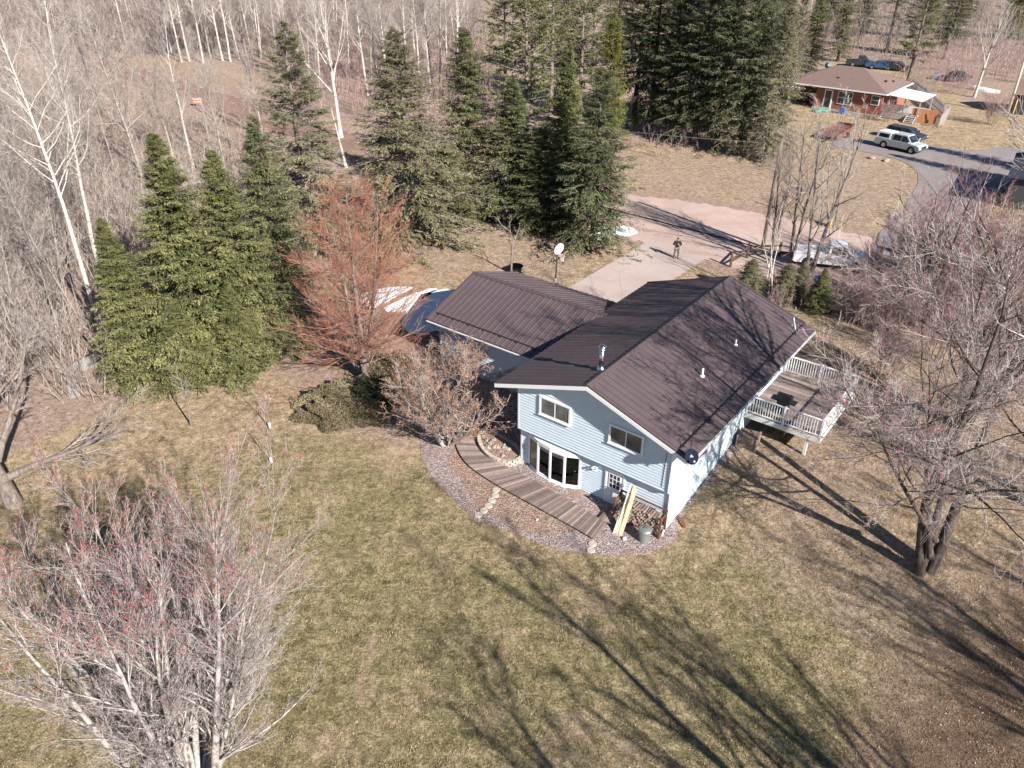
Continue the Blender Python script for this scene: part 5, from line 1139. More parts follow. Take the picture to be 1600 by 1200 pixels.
# trees outside the frame to the right: their shadows cross the lawn
tl = bare('yard_tree', 99, 17, multi(1, 17, .3, .05, r0=.02, wander=.04), [dict(K=16, ang=.6, lr=.45, t0=.25, up=.08, N=7, rmin=.03, rr_=.45, wander=.09), dict(K=11, ang=.55, lr=.42, up=.06, N=5, rmin=.018), dict(K=8, ang=.5, lr=.48, N=3, rmin=.013)], M['greybark'], M['twig_grey'])
for i, (x, y, s, lab) in enumerate(((16.6, 3.2, 1.0, 'leafless yard tree outside the frame, nearest the drone on the right'), (21.8, 2.6, 1.0, 'leafless yard tree outside the frame, second to the right'), (30.6, 3.6, 1.05, 'leafless yard tree outside the frame, third to the right'), (13.6, -2.2, 1.0, 'leafless yard tree outside the frame, behind the drone'), (35, 6.5, 1.0, 'leafless yard tree outside the frame, fourth to the right'), (26, -3.5, 1.1, 'leafless yard tree outside the frame, far behind to the right'), (40, 12, 1.0, 'leafless yard tree outside the frame, farthest right'), (33.5, -1, 1.0, 'leafless yard tree outside the frame, behind the third one'), (44, 5, 1.05, 'leafless yard tree outside the frame, behind the farthest right one'), (38, 1.5, .95, 'leafless yard tree outside the frame, between the last two'), (28, 8.5, .8, 'smaller leafless yard tree outside the frame at the lower right'), (18, -6, .95, 'leafless yard tree outside the frame, farthest behind the drone'))):
    plant('bare_tree', tl, lab, 'tree', (x, y, gh(x, y)), i*1.7, s)

# ------------------------------------------------------------------ snow
def snowpatch(px, label, off=.05):
    poly = rough_poly(smooth_poly(pxpoly(px), 2), .10, rng, .25); return sheet('snow', poly, M['snow'], off, .5, label, 'snow', 'stuff')
snowpatch([(634, 520), (625, 505), (640, 480), (662, 458), (700, 450), (730, 470), (735, 500), (700, 515), (665, 522)], 'snow patch in the shade at the end of the garage')
snowpatch([(596, 487), (612, 476), (640, 462), (668, 452), (690, 452), (668, 462), (655, 474), (640, 486), (622, 489)], 'bright snow strip at the edge of the garage shade')
snowpatch([(560, 462), (590, 452), (640, 447), (645, 452), (620, 464), (600, 476), (584, 484), (566, 480)], 'thin snow patch behind the leafless red tree')
snowpatch([(885, 372), (925, 356), (975, 352), (1000, 362), (985, 370), (945, 374), (910, 378)], 'snow patch at the foot of the driveway spruce')
snowpatch([(735, 322), (790, 312), (830, 322), (860, 338), (820, 342), (770, 336)], 'snow patch beneath the spruces beside the dirt road')
# ------------------------------------------------------------------ yard objects behind the house
hp = gloc(867, 457); hoop = thing('basketball_hoop', 'portable basketball hoop with white fan backboard beside the concrete driveway', 'basketball hoop', hp, HT)
mb = MB(); mb.cyl((0, 0, 0), (.10, 0, 3.15), .05, .05, 10); mb.build('pole', M['guard'], hoop, True)
mb = MB(); mb.cyl((.025, 0, .8), (.037, 0, 1.15), .056, .056, 10, False); mb.build('pole_sleeve', M['offwhite'], hoop, True)
mb = MB(); n = 24; pts = [(.56*math.cos(2*math.pi*i/n), 3.42+.40*math.sin(2*math.pi*i/n)*(1.0 if math.sin(2*math.pi*i/n) > 0 else .85)) for i in range(n)]; mb.prism(pts, .22, .26, 'x'); mb.build('backboard', M['white'], hoop)
mb = MB(); mb.tube([(.08, 0, 2.9), (.22, 0, 3.2)], .03, 6); mb.tube([(.08, 0, 3.1), (.22, 0, 3.45)], .03, 6); mb.build('bracket', M['guard'], hoop)
ring_ = [(.52+.23*math.cos(a), .23*math.sin(a), 3.05) for a in np.linspace(0, 2*math.pi, 19)]; mb = MB(); mb.tube(ring_, .012, 6); mb.bar((.26, 0, 3.06), (.30, 0, 3.06), .12, .08); mb.build('rim', M['rim'], hoop)
mb = MB()
for i in range(12):
    for sg in (-1, 1):
        pts = [(.52+r_*math.cos(2*math.pi*i/12+sg*k*.26), r_*math.sin(2*math.pi*i/12+sg*k*.26), 3.05-k*.11) for k, r_ in enumerate((.225, .18, .15, .125, .12))]; mb.tube(pts, .008, 4)
mb.build('net', M['net'], hoop)
mb = MB(); mb.box(-.45, .35, -.35, .35, 0, .16); mb.build('base', M['dark'], hoop, bevel=.03)
t_ = thing('black_tub', 'black plastic tub lying by the small leafless tree behind the garage', 'tub', gloc(806, 425))
mb = MB(); mb.lathe([(.42, 0), (.52, .45), (.56, .5), (.56, .53), (.50, .52), (.40, .1)], n=22); mb.build('tub_body', M['dark'], t_, True)
mb = MB(); mb.tube([(.5, -.1, .5), (.62, -.08, .46), (.62, .08, .46), (.5, .1, .5)], .02, 6); mb.build('handle', M['dark'], t_)

# split rail fence
fc = thing('rail_fence', 'dark split rail fence between the driveway and the brush', 'fence', (0, 0, 0))
fp = [gloc(1141, 417), gloc(1167, 403), gloc(1217, 401), gloc(1262, 408)]
for i, p in enumerate(fp):
    mb = MB(); mb.box(p[0]-.08, p[0]+.08, p[1]-.08, p[1]+.08, p[2], p[2]+1.25); mb.build('post', M['fencewood'], fc, bevel=.015)
for i, (a, b) in enumerate(zip(fp[:-1], fp[1:])):
    for z in (.45, .95):
        mb = MB(); q = 0 if i else (.0 if z < .9 else -.0); mb.bar((a[0], a[1], a[2]+z+(-.35 if i == 0 and z > .9 else 0)), (b[0], b[1], b[2]+z), .10, .12); mb.build('rail', M['fencewood'], fc, bevel=.02)
# poles
def pole(px, py, top, label, lean=(0, 0), r=.15, mat='polewood'):
    p = gloc(px, py); t = thing('utility_pole', label, 'utility pole', p)
    mb = MB(); mb.cyl((0, 0, 0), (lean[0]*top, lean[1]*top, top), r, r*.7, 12); mb.build('shaft', M[mat], t, True); return t, Vector(p)+Vector((lean[0]*top, lean[1]*top, top))
p1, top1 = pole(1192, 386, 8.7, 'old wooden utility pole standing left of the grey forked tree', r=.17)
p2, top2 = pole(1303, 354, 5.2, 'short pale pole with a yellow guard at its foot beside the dirt road', r=.11)
mb = MB(); mb.box(-.5, -.38, -.3, .3, 0, .8); mb.build('yellow_guard', M['yellow'], p2)
p3, top3 = pole(1574, 178, 13, 'tall pale utility pole on the neighbour lawn at the right edge', r=.18, mat='palewood')
mb = MB(); mb.box(.6, .7, -.25, .25, 0, 2.0); mb.build('yellow_guard', M['yellow'], p3)
p4, top4 = pole(142, 113, 7, 'thin grey pole in the clearing at the upper left', r=.10)
mb = MB(); a = top1-Vector((0, 0, .25)); b = Vector((-3.6, 74.5, 9.3)); pts = [a.lerp(b, i/14)+Vector((0, 0, -.35*math.sin(math.pi*i/14))) for i in range(15)]; mb.tube(pts, .018, 5); o = mb.build('power_line', M['galv'], None); tag(o, 'power line running left from the old wooden pole into the spruces', 'wire')
mb = MB(); mb.box(-.7, .7, -.03, .03, .4, 1.15); sg = thing('barrier_sign', 'orange and white striped barrier board at the dirt clearing', 'sign', gloc(310, 166)); mb.build('board', M['orange'], sg)
mb = MB()
for z in (.62, .98): mb.box(-.6, .6, -.045, -.033, z-.04, z+.06)
mb.build('stripe', M['white'], sg)
mb = MB(); mb.box(-.7, -.62, -.03, .03, 0, .4); mb.build('leg', M['galv'], sg); mb = MB(); mb.box(.62, .7, -.03, .03, 0, .4); mb.build('leg', M['galv'], sg)
for i, pl_ in enumerate(([(102, 577), (114, 572), (126, 620), (109, 625)], [(114, 569), (150, 552), (154, 570), (128, 582)])):
    sheet('path', pxpoly(pl_), M['concrete'], .04, 1.)
for i, (px, py) in enumerate(((1384, 252), (1362, 248), (1306, 247))):
    o = link(bpy.data.objects.new('rock', rk[i])); o.location = gloc(px, py, .1); o.scale = (3, 3, 2); tag(o, ['pale rock on the grass edge nearest the silver pickup', 'pale rock on the grass left of the asphalt corner', 'pale rock beneath the leafless twigs left of the pickups'][i], 'rock')
mb = MB(); mb.lathe([(.28, 0), (.30, .4), (.26, .46)], n=16); o = mb.build('blue_drum', M['blue'], None, True); o.location = gloc(1276, 440); tag(o, 'small blue drum on the ground right of the grey forked tree trunk', 'drum')

# ------------------------------------------------------------------ vehicles (front towards +x)
def wheel(x, y, r, parent, w_=.25):
    s = 1 if y > 0 else -1; wh = thing('wheel', None, None); wh.parent = parent; wh.location = (x, y, r)
    mb = MB(); prof = [(r*.62, -w_/2), (r*.93, -w_/2), (r, -w_*.35), (r, w_*.35), (r*.93, w_/2), (r*.62, w_/2)]; n = 22; vs = []; fs = []
    for rr2, yy in prof:
        for i in range(n): a_ = 2*math.pi*i/n; vs.append((rr2*math.cos(a_), yy, rr2*math.sin(a_)))
    for k in range(5):
        for i in range(n): fs.append((k*n+i, k*n+(i+1) % n, (k+1)*n+(i+1) % n, (k+1)*n+i))
    mb.add(vs, fs).build('tyre', M['black'], wh, True)
    mb = MB(); mb.cyl((0, -s*w_*.2, 0), (0, s*w_*.36, 0), r*.63, r*.60, 18)
    mb.cyl((0, s*w_*.36, 0), (0, s*w_*.46, 0), r*.15, r*.12, 8)
    for i in range(5): a_ = i*2*math.pi/5; mb.bar((0, s*w_*.40, 0), (r*.57*math.cos(a_), s*w_*.38, r*.57*math.sin(a_)), .05, .04, up=(0, 1, 0))
    mb.build('rim', M['chrome'], wh)
def vehicle(kind, label, cat, loc, rz, paint, L=5.7, W=1.95, style='pickup', group=None, topper=True, cab=(-.55, 1.35)):
    v = thing(kind, label, cat, loc, rz, group); h = L/2; wr = .39 if style == 'pickup' else .33; hb = 1.08 if style == 'pickup' else .92; ht = 1.85 if style == 'pickup' else 1.45
    fx, rx_ = h-.95, -h+1.15; c0, c1 = cab
    def arch(cx): return [(cx+(wr+.09)*math.cos(a_), wr+(wr+.09)*math.sin(a_)) for a_ in np.linspace(math.pi, 0, 9)]
    prof = [(-h, .48), (-h, hb-.03)]; prof += [(c0, hb), (c1+.15, hb), (h-.35, hb-.09), (h-.06, hb-.22), (h, hb-.42), (h, .42), (h-.2, .34)]
    prof += [(x, z) for x, z in arch(fx)[::-1]] + [(x, z) for x, z in arch(rx_)[::-1]] + [(-h+.2, .36)]
    mb = MB(); mb.prism(prof, -W/2, W/2, 'y'); mb.build('body', paint, v, bevel=0)
    mb = MB(); mb.box(rx_-.5, fx+.5, -W/2+.12, W/2-.12, .25, .8); mb.build('underbody', M['dark'], v)
    w1, w2 = W/2-.06, W/2-.24
    def cabin(x0, x1, x2, x3, z0, z1, nm, mt, wa=w1, wb2=w2):
        m_ = MB(); m_.add([(x0, -wa, z0), (x3, -wa, z0), (x3, wa, z0), (x0, wa, z0), (x1, -wb2, z1), (x2, -wb2, z1), (x2, wb2, z1), (x1, wb2, z1)], [(0,3,2,1), (4,5,6,7), (0,1,5,4), (1,2,6,5), (2,3,7,6), (3,0,4,7)]); return m_.build(nm, mt, v, bevel=.035)
    x0, x3 = c0-.02, c1+.35
    if style == 'pickup': x1, x2 = c0+.12, c1-.38
    elif style == 'suv': x0 = -h+.1; x1, x2 = -h+.35, c1-.35
    else: x0 = c0-.75; x1, x2 = c0+.0, c1-.45
    cabin(x0, x1, x2, x3, hb-.005, ht, 'cab', paint)
    # side glass, following the cab's slope
    def sp(x, z, s, off=.012):
        k = (z-hb)/(ht-hb); return (x, s*(w1+(w2-w1)*k+off), z)
    for s in (-1, 1):
        za, zb_ = hb+.07, ht-.10; xa = x0+(x1-x0)*.55+.12; xe = x3+(x2-x3)*.12-.12; xt = x2-.02; mid = (xa+xe)/2-.05
        for (p, q, p2, q2) in ((xa, mid-.05, xa+.1, mid-.05), (mid+.05, xe, mid+.05, xt-.1)):
            mb = MB(); mb.add([sp(p, za, s), sp(q, za, s), sp(q2, zb_, s), sp(p2, zb_, s)], [(0,1,2,3)]); mb.build('side_window', M['glass'], v, fix=False)
        mb = MB(); mb.box(c1-.05, c1+.12, s*W/2 if s > 0 else -W/2-.2, W/2+.2 if s > 0 else -W/2, hb+.02, hb+.18); mb.build('mirror', paint, v, bevel=.02)
        mb = MB(); y_ = s*(W/2+.004)
        for xx in (xa-.05, mid, xe+.05): mb.box(xx-.008, xx+.008, min(y_, y_-s*.012), max(y_, y_-s*.012), .5, hb-.02)
        mb.build('door_gap', M['dark'], v)
        mb = MB(); mb.box(h-.12, h+.012, s*(W/2-.10)-.16, s*(W/2-.10)+.08, hb-.42, hb-.24); mb.build('headlight', M['lamp'], v, bevel=.02)
        mb = MB(); mb.box(-h-.012, -h+.05, s*(W/2-.10)-.09, s*(W/2-.10)+.08, hb-.45, hb-.12); mb.build('tail_light', M['redlamp'], v, bevel=.01)
    def xq_(k, a_, b_): return a_+(b_-a_)*k
    mb = MB(); k0, k1 = .1, .88; mb.add([(xq_(k0, x3, x2)+.015, -xq_(k0, w1, w2)+.10, xq_(k0, hb, ht)+.01), (xq_(k0, x3, x2)+.015, xq_(k0, w1, w2)-.10, xq_(k0, hb, ht)+.01), (xq_(k1, x3, x2)+.015, xq_(k1, w1, w2)-.08, xq_(k1, hb, ht)+.01), (xq_(k1, x3, x2)+.015, -xq_(k1, w1, w2)+.08, xq_(k1, hb, ht)+.01)], [(0,1,2,3)]); mb.build('windscreen', M['glass'], v, fix=False)
    mb = MB(); mb.add([(xq_(k, x0, x1)-.015, s*(xq_(k, w1, w2)-.12), xq_(k, hb, ht)) for k, s in ((.25, -1), (.25, 1), (.85, 1), (.85, -1))], [(0,1,2,3)]); mb.build('rear_window', M['glass'], v, fix=False)
    mb = MB(); mb.box(h-.01, h+.03, -.55, .55, hb-.45, hb-.20); mb.build('grille', M['chrome'], v)
    mb = MB(); mb.box(h-.05, h+.10, -W/2+.02, W/2-.02, .42, .62); mb.build('bumper', M['chrome'] if style == 'pickup' else paint, v, bevel=.03)
    mb = MB(); mb.box(-h-.10, -h+.05, -W/2+.02, W/2-.02, .45, .62); mb.build('bumper', M['chrome'] if style == 'pickup' else paint, v, bevel=.03)
    if style == 'pickup':
        if topper == 'cap':
            o = cabin(-h+.03, -h+.12, c0-.12, c0-.05, hb, ht-.03, 'bed_cap', M['carwhite'])
            for s in (-1, 1): mb = MB(); mb.add([sp(-h+.35, hb+.14, s), sp(c0-.3, hb+.14, s), sp(c0-.3, ht-.22, s), sp(-h+.40, ht-.22, s)], [(0,1,2,3)]); mb.build('cap_window', M['glass'], v, fix=False)
        elif topper: mb = MB(); mb.box(-h+.03, c0-.04, -W/2+.05, W/2-.05, hb+.002, hb+.07); mb.build('bed_cover', M['carwhite'], v, bevel=.02)
        else:
            mb = MB(); mb.box(-h+.06, c0-.06, -W/2+.10, W/2-.10, hb-.02, hb+.004); mb.build('bed_floor', M['dark'], v)
    for x in (fx, rx_):
        for s in (-1, 1): wheel(x, s*(W/2-.13), wr, v)
    return v
def veh_at(a, b):
    p, q = at(*a), at(*b); return ((p[0]+q[0])/2, (p[1]+q[1])/2, (p[2]+q[2])/2+.03), math.atan2(q[1]-p[1], q[0]-p[0])
l_, r_ = veh_at((1250, 409), (1341, 420)); r_ = R(-16)
vehicle('pickup_truck', 'white extended cab pickup with a white bed cover parked behind the leafless trees', 'pickup truck', l_, r_, M['carwhite'], cab=(-.35, 1.35))
l_, r_ = veh_at((1383, 229), (1428, 239)); vehicle('pickup_truck', 'silver crew cab pickup with white bed cap in front of the brick house', 'pickup truck', l_, r_, M['carsilver'], L=5.5, topper='cap', cab=(-.85, 1.35))
l2, _ = veh_at((1396, 215), (1430, 221)); vehicle('parked_car', 'dark car parked behind the silver pickup', 'car', l2, r_, M['cardark'], L=4.7, W=1.85, style='suv', cab=(-.6, 1.0))
for (px, py), rz, pt_, st, lab in (((1343, 104), -.4, M['cardark'], 'pickup', 'black pickup parked behind the ridge of the brick house'), ((1374, 108), -.5, M['carblue'], 'car', 'blue car behind the brick house right of the black pickup'), ((1398, 110), -.6, M['cardark'], 'suv', 'dark car in the shade behind the brick house'), ((1494, 126), .3, M['cardark'], 'car', 'dark car right of the blue tarp at the edge of the brush')):
    vehicle('parked_car', lab, 'car', gloc(px, py, .03), rz, pt_, L=4.8, W=1.85, style=st, cab=(-.5, 1.0), topper=False)
# faded red trailer lying by the neighbour's lawn
a, b = at(1285, 222), at(1328, 205); tr = thing('utility_trailer', 'faded red flat trailer tilted with its dark tongue end on the ground', 'trailer', ((a[0]+b[0])/2, (a[1]+b[1])/2, 1.1), math.atan2(b[1]-a[1], b[0]-a[0]))
Mx = Matrix.Rotation(-.10, 4, 'Y'); mb = MB(); mb.box(-2.6, 2.6, -1.1, 1.1, .62, .70, Mx); mb.build('bed', M['pinkred'], tr)
mb = MB()
for y in (-1.12, 1.10): mb.box(-2.6, 2.6, y, y+.05, .45, 1.0, Mx)
mb.box(2.58, 2.64, -1.1, 1.1, .5, 1.0, Mx); mb.build('side_rail', M['pinkred'], tr)
mb = MB(); mb.bar((-2.6, -.9, .35), (-4.0, 0, .1), .12); mb.bar((-2.6, .9, .35), (-4.0, 0, .1), .12); mb.build('tongue', M['guard'], tr)
for s in (-1, 1): wheel(.3, s*1.25, .33, tr, .2)

# ------------------------------------------------------------------ neighbour's brick house
B = thing('brick_house', 'single storey red brick house with brown hip roof and white awning', 'house', (38.8, 117.4, 1.1), R(-40.5))
BL, BD, BE, BR_ = 14.5, 10.9, 3.15, 5.25
mb = MB(); i_ = BD/2
mb.add([(0,0,BE), (BL,0,BE), (BL,BD,BE), (0,BD,BE), (i_,i_,BR_), (BL-i_,i_,BR_)], [(0,1,5,4), (1,2,5), (2,3,4,5), (3,0,4), (3,2,1,0)]); mb.build('roof', M['shingle'], B)
mb = MB()
for a, b in (((0,0), (BL,0)), ((BL,0), (BL,BD)), ((BL,BD), (0,BD)), ((0,BD), (0,0))): mb.bar((a[0], a[1], BE-.07), (b[0], b[1], BE-.07), .06, .16)
mb.build('fascia', M['white'], B)
mb = MB(); mb.box(4.8, BL-.6, .6, BD-.6, -.1, BE-.16); mb.build('wall', M['brickw'], B)
mb = MB(); mb.box(.6, 4.79, 3.6, BD-.6, -.1, BE-.16); mb.build('porch_wall', simple('brown_siding', (.10, .045, .035), .85), B)
mb = MB(); mb.box(4.6, BL-.4, .35, .59, -.1, .25); mb.build('foundation', M['concrete'], B)
def bwin(x0, x1, z0, z1, panes, nm='window'):
    f = MB(); f.box(x0, x1, .52, .60, z0, z1); wd = f.build(nm, M['white'], B); w_ = (x1-x0)/panes
    for k in range(panes):
        g = MB(); g.box(x0+k*w_+.08, x0+(k+1)*w_-.08, .505, .518, z0+.1, (z0+z1)/2-.04); g.box(x0+k*w_+.08, x0+(k+1)*w_-.08, .505, .518, (z0+z1)/2+.04, z1-.1); g.build('pane', M['glass'], wd)
bwin(7.9, 9.9, 1.05, 2.75, 2); bwin(12.4, 13.5, 1.5, 2.75, 1)
mb = MB(); mb.box(6.0, 7.15, .50, .60, .25, 2.75); dr = mb.build('door', M['white'], B); mb = MB(); mb.box(6.15, 7.0, .485, .498, .4, 2.6); mb.build('door_glass', M['glass'], dr)
mb = MB(); mb.box(5.9, 7.3, -.6, .5, 0, .25); mb.build('door_step', M['concrete'], B)
for x in (.9,): mb = MB(); mb.box(x, x+.14, .5, .64, 0, BE-.15); mb.build('porch_post', M['white'], B)
mb = MB(); mb.box(-.2, 2.6, -.4, .3, 2.55, 2.65); mb.build('porch_canopy', M['white'], B)
mb = MB(); mb.prism([(14.0, 3.12), (18.8, 2.72), (18.8, 2.64), (14.0, 3.04)], .6, 6.6, 'y'); mb.build('awning', M['awning'], B)
for x, y in ((14.6, .8), (18.5, .8), (18.5, 6.3), (16.6, .8)): mb = MB(); mb.box(x, x+.12, y, y+.12, 0, 2.75 if x > 15 else 3.0); mb.build('awning_post', M['greywood'], B)
mb = MB(); mb.box(14.0, 18.7, .7, 6.5, .75, .85); mb.box(14.0, 18.7, .66, .7, .1, .72); mb.build('side_deck', M['greywood'], B)
mb = MB(); mb.box(14.0, 17.3, .7, .76, 1.75, 1.83); mb.box(14.0, 17.3, .7, .76, .95, 1.02)
for i in range(24): mb.box(14.05+i*.14, 14.09+i*.14, .71, .75, 1.0, 1.76)
mb.build('deck_railing', M['greywood'], B)
mb = MB()
for i in range(4): mb.box(17.35, 18.5, .66-.28*(i+1), .66-.28*i, .60-.17*i, .65-.17*i)
mb.bar((17.35, .66, .7), (17.35, -.5, .05), .06, .2); mb.bar((18.5, .66, .7), (18.5, -.5, .05), .06, .2); mb.build('stairs', M['greywood'], B)
for x, y, z in ((6.8, 2.4, 4.05), (12.6, 4.5, 4.0), (13.0, 6.5, 3.75)): mb = MB(); mb.box(x-.15, x+.15, y-.15, y+.15, z-.1, z+.12); mb.build('roof_vent', M['guard'], B)
def bl(x, y, z=0): c, s = math.cos(R(-40.5)), math.sin(R(-40.5)); return (38.8+x*c-y*s, 117.4+x*s+y*c, 1.1+z)
nd = thing('satellite_dish', 'pale satellite dish behind the left end of the brick house roof', 'satellite dish', bl(3.2, 7.5)); mb = MB(); mb.cyl((0, 0, 0), (0, 0, 4.6), .05, .05, 8); mb.build('mast', M['galv'], nd)
mb = MB(); mb.lathe([(.02, 0), (.25, .03), (.42, .09), (.5, .14)], n=20); o = mb.build('dish', M['galv'], nd, True); o.location = (0, -.05, 4.7); o.rotation_euler = (R(70), 0, 0)
mb = MB(); mb.box(-.35, .35, -.3, .3, 0, .75); mb.box(-.38, .38, -.33, .33, .75, .82); o = mb.build('blue_bin', M['blue'], None, bevel=.02); o.location = bl(9.2, -.3); o.rotation_euler = (0, 0, R(-40)); tag(o, 'blue plastic bin against the brick wall under the double window', 'bin')
me = rock_mesh('green_tarp', .8, 4, M['green'], .5); o = link(bpy.data.objects.new('green_tarp', me)); o.location = bl(6.4, -1.2, .2); o.scale = (1.6, 1, 1); tag(o, 'crumpled green tarp heap in front of the brick house door', 'tarp')
me = rock_mesh('blue_tarp', 1.2, 6, simple('pale_blue_tarp', (.35, .42, .52), .6), .5); o = link(bpy.data.objects.new('blue_tarp', me)); o.location = gloc(1472, 124, .3); o.scale = (1.5, 1.2, 1); tag(o, 'pale blue tarp over a heap at the edge of the brush top right', 'tarp')
# picket fence and orange gate panel
pf = thing('picket_fence', 'weathered grey picket fence running away from the white awning', 'fence', (0, 0, 0)); fpts = [gloc(1422, 139), gloc(1440, 153), gloc(1458, 170), gloc(1472, 184)]
for a, b in zip(fpts[:-1], fpts[1:]):
    a, b = Vector(a), Vector(b); n_ = int((b-a).length/.24); mb = MB()
    for i in range(n_): p = a.lerp(b, i/n_); mb.bar(p, p+Vector((0, 0, 1.7+rr.uniform(-.1, .1))), .16, .04, up=(b-a).normalized().cross(Vector((0, 0, 1))))
    mb.bar(a+Vector((0, 0, .5)), b+Vector((0, 0, .5)), .05, .1); mb.bar(a+Vector((0, 0, 1.3)), b+Vector((0, 0, 1.3)), .05, .1); mb.build('pickets', M['greywood'], pf)
pf = thing('picket_fence', 'short grey picket fence section right of the orange wooden panel', 'fence', (0, 0, 0)); a, b = Vector(gloc(1466, 199)), Vector(gloc(1481, 184)); mb = MB(); n_ = 14
for i in range(n_): p = a.lerp(b, i/n_); mb.bar(p, p+Vector((0, 0, 1.5+rr.uniform(-.1, .1))), .2, .04, up=(b-a).normalized().cross(Vector((0, 0, 1))))
mb.build('pickets', M['greywood'], pf)
a, b = Vector(gloc(1421, 190)), Vector(gloc(1461, 194)); og = thing('wooden_fence', 'orange stained wooden fence panel beside the stairs of the brick house', 'panel', a); d_ = b-a; mb = MB(); n_ = 22
for i in range(n_):
    p = d_*(i/n_); q = d_*((i+.94)/n_); mb.bar((p+q)/2, (p+q)/2+Vector((0, 0, 1.75)), (q-p).length, .03, up=d_.normalized().cross(Vector((0, 0, 1))))
mb.build('boards', M['orangewood'], og)
mb = MB(); mb.bar(d_*.55+Vector((.05, -.1, 1.2)), d_*.65+Vector((.05, -.1, .3)), .08); mb.build('brace', M['rackwood'], og)
# boat
bt = thing('rowing_boat', 'upturned white boat hull lying in the grass at the top right', 'boat', gloc(1541, 143), R(-55)); Vb = []; Fb = []
ns, nr = 11, 7
for i in range(ns):
    t = i/(ns-1); wd = .75*math.sin(math.pi*min(1, .18+t*.82))**.6*(1 if t < .6 else 1-(t-.6)**1.5*2.2); wd = max(wd, .03)
    for j in range(nr): a_ = math.pi*j/(nr-1); Vb.append(((t-.5)*4.2, wd*math.cos(a_), .62*math.sin(a_)**.8*(1-.25*t)))
for i in range(ns-1):
    for j in range(nr-1): Fb.append((i*nr+j, (i+1)*nr+j, (i+1)*nr+j+1, i*nr+j+1))
Fb += [tuple(range(nr))]; link(bpy.data.objects.new('hull', npmesh('hull', Vb, [f for f in Fb if len(f) == 4], M['boatwhite'], None, True)), bt)
mb = MB(); mb.bar((-2.1, 0, .6), (1.9, 0, .42), .05, .06); mb.build('keel', M['greywood'], bt)
for i, (px, py) in enumerate(((1528, 163), (1545, 166))):
    a = Vector(gloc(px, py, .1)); mb = MB(); mb.bar((0, 0, 0), (2.6, -1.2-.3*i, .05), .25, .1); o = mb.build('plank', M['palewood'], None); o.location = a; tag(o, ['left white plank lying in the grass below the boat', 'right white plank lying in the grass below the boat'][i], 'plank', 'planks in the grass')
# dark roofed outbuilding at the right edge
q1 = Vector(at(1588, 238.5, 4.0)); q2 = Vector(at(1574, 277, 4.0)); ex = (q2-q1); L1 = ex.length; ex.normalize(); ey = Vector((-ex.y, ex.x, 0)); ey = ey if ey.x > 0 else -ey
ob = thing('outbuilding', 'outbuilding with a dark blue grey roof cut by the right edge of the photo', 'building', (q1.x, q1.y, 1.1), math.atan2(ex.y, ex.x)); sgn = 1 if (Matrix.Rotation(math.atan2(ex.y, ex.x), 3, 'Z') @ Vector((0, 1, 0))).dot(ey) > 0 else -1
def oy(a, b): return (a, b) if sgn > 0 else (-b, -a)
mb = MB(); mb.add([(-.0, sgn*0, 2.9), (L1, sgn*0, 2.9), (L1, sgn*4.5, 3.9), (0, sgn*4.5, 3.9), (L1, sgn*9, 2.9), (0, sgn*9, 2.9)], [(0,1,2,3), (3,2,4,5), (0,3,5), (1,4,2)]); mb.build('roof', M['navyroof'], ob)
mb = MB(); y0_, y1_ = oy(.4, 8.6); mb.box(.4, L1-.4, y0_, y1_, 0, 2.88); mb.build('wall', M['darkwall'], ob)
sb = thing('shed', 'dark brown shed at the right edge beyond the tall utility pole', 'shed', gloc(1618, 182), R(-30))
mb = MB(); mb.box(-3, 3, 0, 5, 0, 2.6); mb.build('wall', M['darkwall'], sb); mb = MB(); mb.add([(-3.4, -.4, 2.6), (3.4, -.4, 2.6), (3.4, 5.4, 2.6), (-3.4, 5.4, 2.6), (-3.4, 2.5, 4.2), (3.4, 2.5, 4.2)], [(0,1,5,4), (2,3,4,5), (0,4,3), (1,2,5)]); mb.build('roof', M['shingle'], sb)
mb = MB(); mb.box(-1.2, .6, -.03, 0, 0, 2.0); mb.build('door', M['rackwood'], sb)

# ------------------------------------------------------------------ the person
def skinned(name, verts, edges, mat, parent, sub=2, root=0):
    me = bpy.data.meshes.new(name); me.from_pydata([v[:3] for v in verts], edges, []); me.materials.append(mat); o = link(bpy.data.objects.new(name, me), parent)
    o.modifiers.new('skin', 'SKIN').use_smooth_shade = True
    for i, v in enumerate(me.skin_vertices[0].data):
        rr2 = verts[i][3]; v.radius = rr2 if isinstance(rr2, tuple) else (rr2, rr2); v.use_root = (i == root)
    s = o.modifiers.new('sub', 'SUBSURF'); s.levels = sub; s.render_levels = sub; return o
pp = gloc(1056, 404); pe = thing('person', 'person in a dark hooded jacket and tan trousers standing on the driveway holding a controller', 'person', pp, math.atan2(-pp[1], -pp[0])+R(90))
bv = [(0, 0, .94, (.15, .11)), (0, 0, 1.08, (.135, .10)), (0, -.01, 1.28, (.16, .11)), (0, 0, 1.42, (.13, .09)), (0, .0, 1.50, .055), (0, -.015, 1.56, .06), (0, -.03, 1.64, (.078, .092)), (0, -.03, 1.72, (.07, .085))]
be = [(i, i+1) for i in range(7)]
